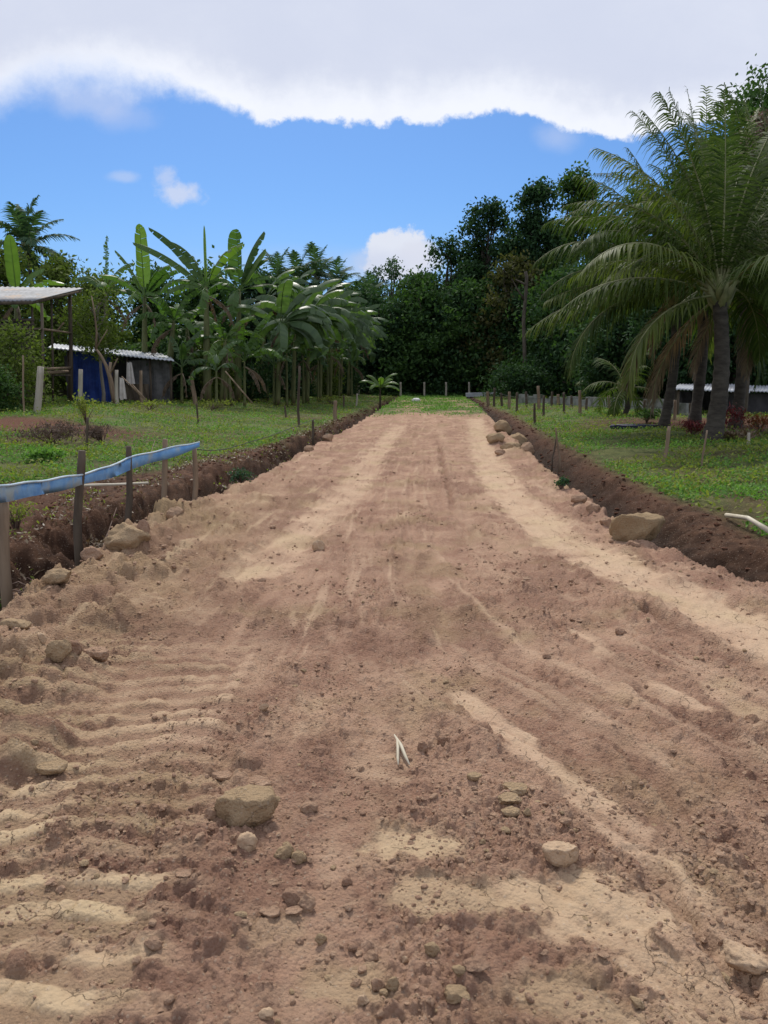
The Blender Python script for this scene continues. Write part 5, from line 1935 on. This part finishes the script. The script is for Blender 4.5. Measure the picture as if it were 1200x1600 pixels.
# hanging cloths
def cloth(px, pyt, wpx, hpx, Y, label, seed):
    r = np.random.default_rng(seed)
    o0 = at(px, pyt, Y)
    W, H = wpx / 1200 * Y, hpx / 1200 * Y
    V, Q = [], []
    nx_, nz = 12, 14
    for s in (0, 1):
        for j in range(nz + 1):
            v = j / nz
            for i in range(nx_ + 1):
                u = i / nx_ - .5
                V.append((u * W * (.65 + .55 * v), .04 * sin(u * 14 + seed) * (.3 + v) + s * .008, -H * v * (1 - .12 * abs(u)) + .02 * sin(u * 9)))
    w_ = nx_ + 1
    k = w_ * (nz + 1)
    for j in range(nz):
        for i in range(nx_):
            Q.append((j * w_ + i, (j + 1) * w_ + i, (j + 1) * w_ + i + 1, j * w_ + i + 1))
            Q.append((k + j * w_ + i, k + j * w_ + i + 1, k + (j + 1) * w_ + i + 1, k + (j + 1) * w_ + i))
    o = np_mesh('hanging_cloth', V, Q, None, M['cloth'])
    o.location = o0
    return tag(o, label, 'cloth')


cloth(202, 566, 11, 34, Y3 - .35, 'upper white cloth hanging under the low hut roof', 1)
cloth(190, 590, 10, 34, 28.2, 'lower pale cloth hanging beside the bare trunk', 2)

# bare forked tree in front of the low hut
Yb = 28.6
g_ = foot(179, Yb)
e = empty('bare_tree', g_, 'bare crooked tree forking in front of the blue wall', 'tree')
m = MB()
path = [(179, 634), (176, 612), (172, 590), (166, 572), (158, 556), (150, 545)]
m.tube([at(a, b, Yb) - g_ if i else Vector((0, 0, 0)) for i, (a, b) in enumerate(path)], [.11, .09, .06, .04], 8, wob=.1, rng=np.random.default_rng(1))
m.tube([at(170, 588, Yb) - g_, at(178, 572, Yb) - g_, at(184, 560, Yb) - g_], [.05, .03, .02], 6)
m.tube([at(173, 598, Yb) - g_, at(171, 580, Yb) - g_, at(173, 566, Yb) - g_], [.07, .06, .05], 7)
m.tube([at(150, 545, Yb) - g_, at(151, 520, Yb) - g_, at(148, 490, Yb) - g_, at(143, 462, Yb) - g_], [.05, .035, .03, .015], 6)
m.tube([at(151, 543, Yb) - g_, at(160, 528, Yb) - g_, at(168, 515, Yb) - g_], [.03, .02, .015], 6)
m.build('trunk', M['wood'], e)
# leaning sticks by the low hut
GK = 'sticks leaning by the low hut'
for a, b, lb in (((190, 588), (240, 638), 'long stick leaning down right from the lower cloth'), ((206, 600), (232, 630), 'short stick leaning beside the long one by the hut'),
                 ((352, 580), (394, 630), 'stick leaning under the tallest banana plants')):
    Yk = 28.0
    A_, B_ = at(*a, Yk), at(*b, Yk)
    m = MB()
    m.tube([Vector((0, 0, 0)), (A_ - B_) * .5, A_ - B_], [.03, .03, .022], 6)
    tag(m.build('stick', M['wood'], loc=B_), lb, 'stick', GK)

# house on the right behind the palms
Yh = 27.0
oh2 = foot(1165, Yh)
hs = empty('field_house', oh2, 'dark low house with pale iron roof sheets behind the palms', 'house')
quadslab([at(1048, 607, Yh), at(1172, 612, Yh), at(1166, 600, Yh + 3), at(1062, 600, Yh + 3)], .04, M['iron_white'], 'roof', hs, oh2, nx=80, amp=.02, waves=22)
quadslab([at(1160, 610, Yh + .8), at(1290, 614, Yh + .8), at(1280, 603, Yh + 3.6), at(1166, 602, Yh + 3.6)], .04, M['iron_white'], 'roof', hs, oh2, nx=80, amp=.02, waves=22)
wallbox(hs, 1118, 1285, 615, Yh + 1.2, 'wall_dark', 'wall', org=oh2)
wallbox(hs, 1060, 1118, 612, Yh + 2.4, 'wall_dark', 'wall', org=oh2)
for px in (1060, 1118, 1168):
    vpole(hs, px, 609, Yh + .15, .05, oh2)
m = MB()
o0 = at(1140, 582, 24.5)

# low pale wall along the right field
pa, pb_ = G(812, 631), G(1075, 648)
wl_ = MB()
L_ = (pb_ - pa)
nseg = 16
V, Q = [], []
o0 = pa.copy()
o0.z = gz(pa.x, pa.y) - .1
rw = np.random.default_rng(4)
for k in range(nseg):
    A_ = pa + L_ * (k / nseg) - pa
    B_ = pa + L_ * ((k + .985) / nseg) - pa
    hh = .55 + rw.uniform(-.14, .06)
    zt = -.0
    wl_.beam(A_ + Vector((0, 0, hh / 2 + .02)), B_ + Vector((0, 0, hh / 2 + .02)), .15, hh)
tag(wl_.build('low_wall', M['concrete'], loc=o0, smooth=False), 'low pale concrete wall along the back of the right field', 'wall')
# white slab at the road end
p = at(755, 617, 57)
m = MB()
m.beam(Vector((-1.25, 0, 0)), Vector((1.25, 0, .05)), .9, .28)
m.beam(Vector((-1.1, 0, -.35)), Vector((-1.0, 0, -.02)), .1, .1)
m.beam(Vector((1.0, 0, -.35)), Vector((1.05, 0, -.02)), .1, .1)
tag(m.build('white_slab', M['iron_white'], loc=p, smooth=False), 'long white slab lying behind the posts at the right end of the road', 'slab')
# white sack
v, t = rock_shape(55, 3, 4, 0, .12)
p = G(650, 628)
o = np_mesh('white_sack', v * np.array([.27, .2, .14]), None, t, M['plastic_white'])
o.location = (p.x, p.y, gz(p.x, p.y) + .08)
tag(o, 'small white sack lying on the grass at the road end', 'sack')
# blue tarp heap on the ground
v, t = rock_shape(56, 3, 6, .2, .12)
p = G(990, 668)
o = np_mesh('dark_tarp', v * np.array([.7, .4, .12]), None, t, M['tarp_dark'])
o.location = (p.x, p.y, gz(p.x, p.y) + .06)
tag(o, 'crumpled dark blue tarp on the ground left of the thick palm trunk', 'tarp')

# red leaved plants and bushes under the palms
def shrub(px, py, wpx, hpx, mat, label, seed, leaf=.09, cat='shrub', name='shrub', cl=60, group=None, Y=None, spiky=False):
    g_ = G(px, py) if Y is None else foot(px, Y)
    g_.z = gz(g_.x, g_.y)
    s = pxscale(g_)
    W, H = wpx / s, hpx / s
    r = np.random.default_rng(seed)
    e = empty(name, g_, label, cat, group)
    tm, cm = MB(), MB()
    for k in range(max(5, int(cl / 6))):
        a = r.uniform(0, 6.28)
        rad = r.uniform(.1, .45) * W
        tip = np.array([cos(a) * rad, sin(a) * rad * .8, H * r.uniform(.5, .95)])
        tm.tube([(0, 0, -.03), tip * np.array([.4, .4, .5]), tip], [.014, .01, .005], 5)
        kk = int(cl * .6)
        pp = tip + r.normal(size=(kk, 3)) * np.array([W * .13, W * .13, H * .16])
        pp[:, 2] = np.maximum(pp[:, 2], .02)
        cm.leaves(pp, leaf, r, .4, .18 if spiky else .5)
    tm.build('stems', M['root'], e)
    cm.build('foliage', M[mat], e, smooth=False)
    return e


shrub(1146, 672, 36, 36, 'leaf_red', 'red leaved plant in front of the dark house', 1, .14, group='coloured garden plants', spiky=True)
shrub(1082, 684, 34, 20, 'leaf_red', 'low dark red plant left of the thick palm trunk', 2, .12, group='coloured garden plants', spiky=True)
shrub(1188, 672, 40, 22, 'leaf_orange', 'orange leaved plant at the right frame edge', 3, .14, group='coloured garden plants', spiky=True)
shrub(1150, 690, 60, 14, 'leaf_dry', 'heap of dry fronds at the foot of the thick palm', 4, .16, group='dry plant heaps', spiky=True)
shrub(1010, 660, 50, 18, 'leaf_mid', 'low green plant at the foot of the thin palm', 5, .12, cl=50)
shrub(80, 694, 100, 30, 'brush_dry', 'wide patch of dead brown brush in the left field', 6, .10, cl=110, group='dry plant heaps', spiky=True)
shrub(160, 692, 44, 26, 'brush_dry', 'small clump of dead brush right of the wide patch', 7, .09, cl=80, group='dry plant heaps', spiky=True)
shrub(135, 662, 40, 40, 'weed_yellow', 'yellowish weed bush growing above the dead brush', 8, .08, cl=60)
shrub(70, 722, 60, 22, 'weed', 'leafy green weed clump in front of the dead brush', 9, .08, cl=70)
shrub(130, 714, 24, 14, 'weed_yellow', 'tuft of weed around the top of the brown post', 10, .05, cl=40)
shrub(377, 760, 38, 22, 'leaf_blue', 'small green weed growing on the left ditch bank', 11, .045, cl=60)
shrub(877, 768, 24, 16, 'leaf_blue', 'small green weed on the right ditch lip', 12, .045, cl=50)
shrub(1058, 858, 40, 14, 'leaf_mid', 'tiny green weed just right of the boulder', 13, .03, cl=40)
shrub(150, 820, 90, 26, 'leaf_dry', 'brown and green litter on the bank behind the posts', 14, .035, cl=60)
shrub(25, 830, 60, 40, 'weed_yellow', 'yellowish weed on the bank behind the thick tan post', 15, .035, cl=60)
shrub(520, 632, 60, 12, 'weed_yellow', 'yellow green weed strip under the far banana row', 16, .10, cl=50)
shrub(606, 626, 40, 12, 'leaf_olive', 'low bush beside the young banana at the road end', 17, .12, cl=50)
shrub(330, 640, 70, 14, 'weed_yellow', 'yellow green weeds at the foot of the tallest banana plants', 18, .10, cl=50)
shrub(235, 640, 60, 14, 'weed_yellow', 'yellow green weeds in front of the grey hut wall', 19, .10, cl=50)
shrub(12, 905, 50, 40, 'leaf_mid', 'dark green weed at the left frame edge in the ditch', 20, .04, cl=50)

# tangled dead roots in the left ditch
g_ = G(70, 905)
g_.z = gz(g_.x, g_.y)
r = np.random.default_rng(9)
m = MB()
for k in range(70):
    a = r.uniform(0, 6.28)
    p0 = Vector((r.normal() * .10, r.normal() * .06, r.uniform(0, .1)))
    p1 = p0 + Vector((cos(a) * .12, sin(a) * .1, r.uniform(.03, .14)))
    p2 = p1 + Vector((cos(a + .6) * .12, sin(a + .6) * .1, r.uniform(-.12, .02)))
    m.tube([p0, (p0 + p1) / 2 + Vector((0, 0, .03)), p1, (p1 + p2) / 2 + Vector((0, 0, .02)), p2], [.005, .004, .002], 5)
tag(m.build('root_tangle', M['root'], loc=g_ + Vector((0, 0, .12))), 'tangle of dry roots hanging in the left ditch', 'roots')
# twigs lying on the left bank
GW = 'twigs on the left bank'
for k, (a, b, lb) in enumerate((((60, 880), (112, 840), 'long twig lying left of the brown post'), ((145, 822), (182, 790), 'twig lying between the brown post and the thin dark post'),
                                ((222, 745), (244, 722), 'thin diagonal stick behind the middle of the blue strip'))):
    A_, B_ = G(*a), G(*b)
    A_.z = gz(A_.x, A_.y) + .03
    B_.z = gz(B_.x, B_.y) + (.05 if k < 2 else .35)
    m = MB()
    m.tube([Vector((0, 0, 0)), (B_ - A_) * .5 + Vector((.02, 0, .02)), B_ - A_], [.007, .004], 6)
    tag(m.build('twig', M['root'], loc=A_), lb, 'twig', GW)

# forked pale husk on the road
g_ = G(626, 1192)
g_.z = gz(g_.x, g_.y) + .012
m = MB()
for (a, b, w0) in (((616, 1160), (640, 1200), .010), ((620, 1166), (622, 1200), .008)):
    A_, B_ = G(*a), G(*b)
    A_.z = g_.z + .02
    B_.z = g_.z
    d = B_ - A_
    m.tube([A_ - g_, A_ - g_ + d * .4 + Vector((.002, 0, .006)), A_ - g_ + d * .75, B_ - g_], [.003, w0 * .8, w0 * .7, .002], 6)
tag(m.build('husk', M['bamboo'], loc=g_), 'pale forked dry husk lying in the middle of the road', 'husk')
print('objects', len(bpy.data.objects))
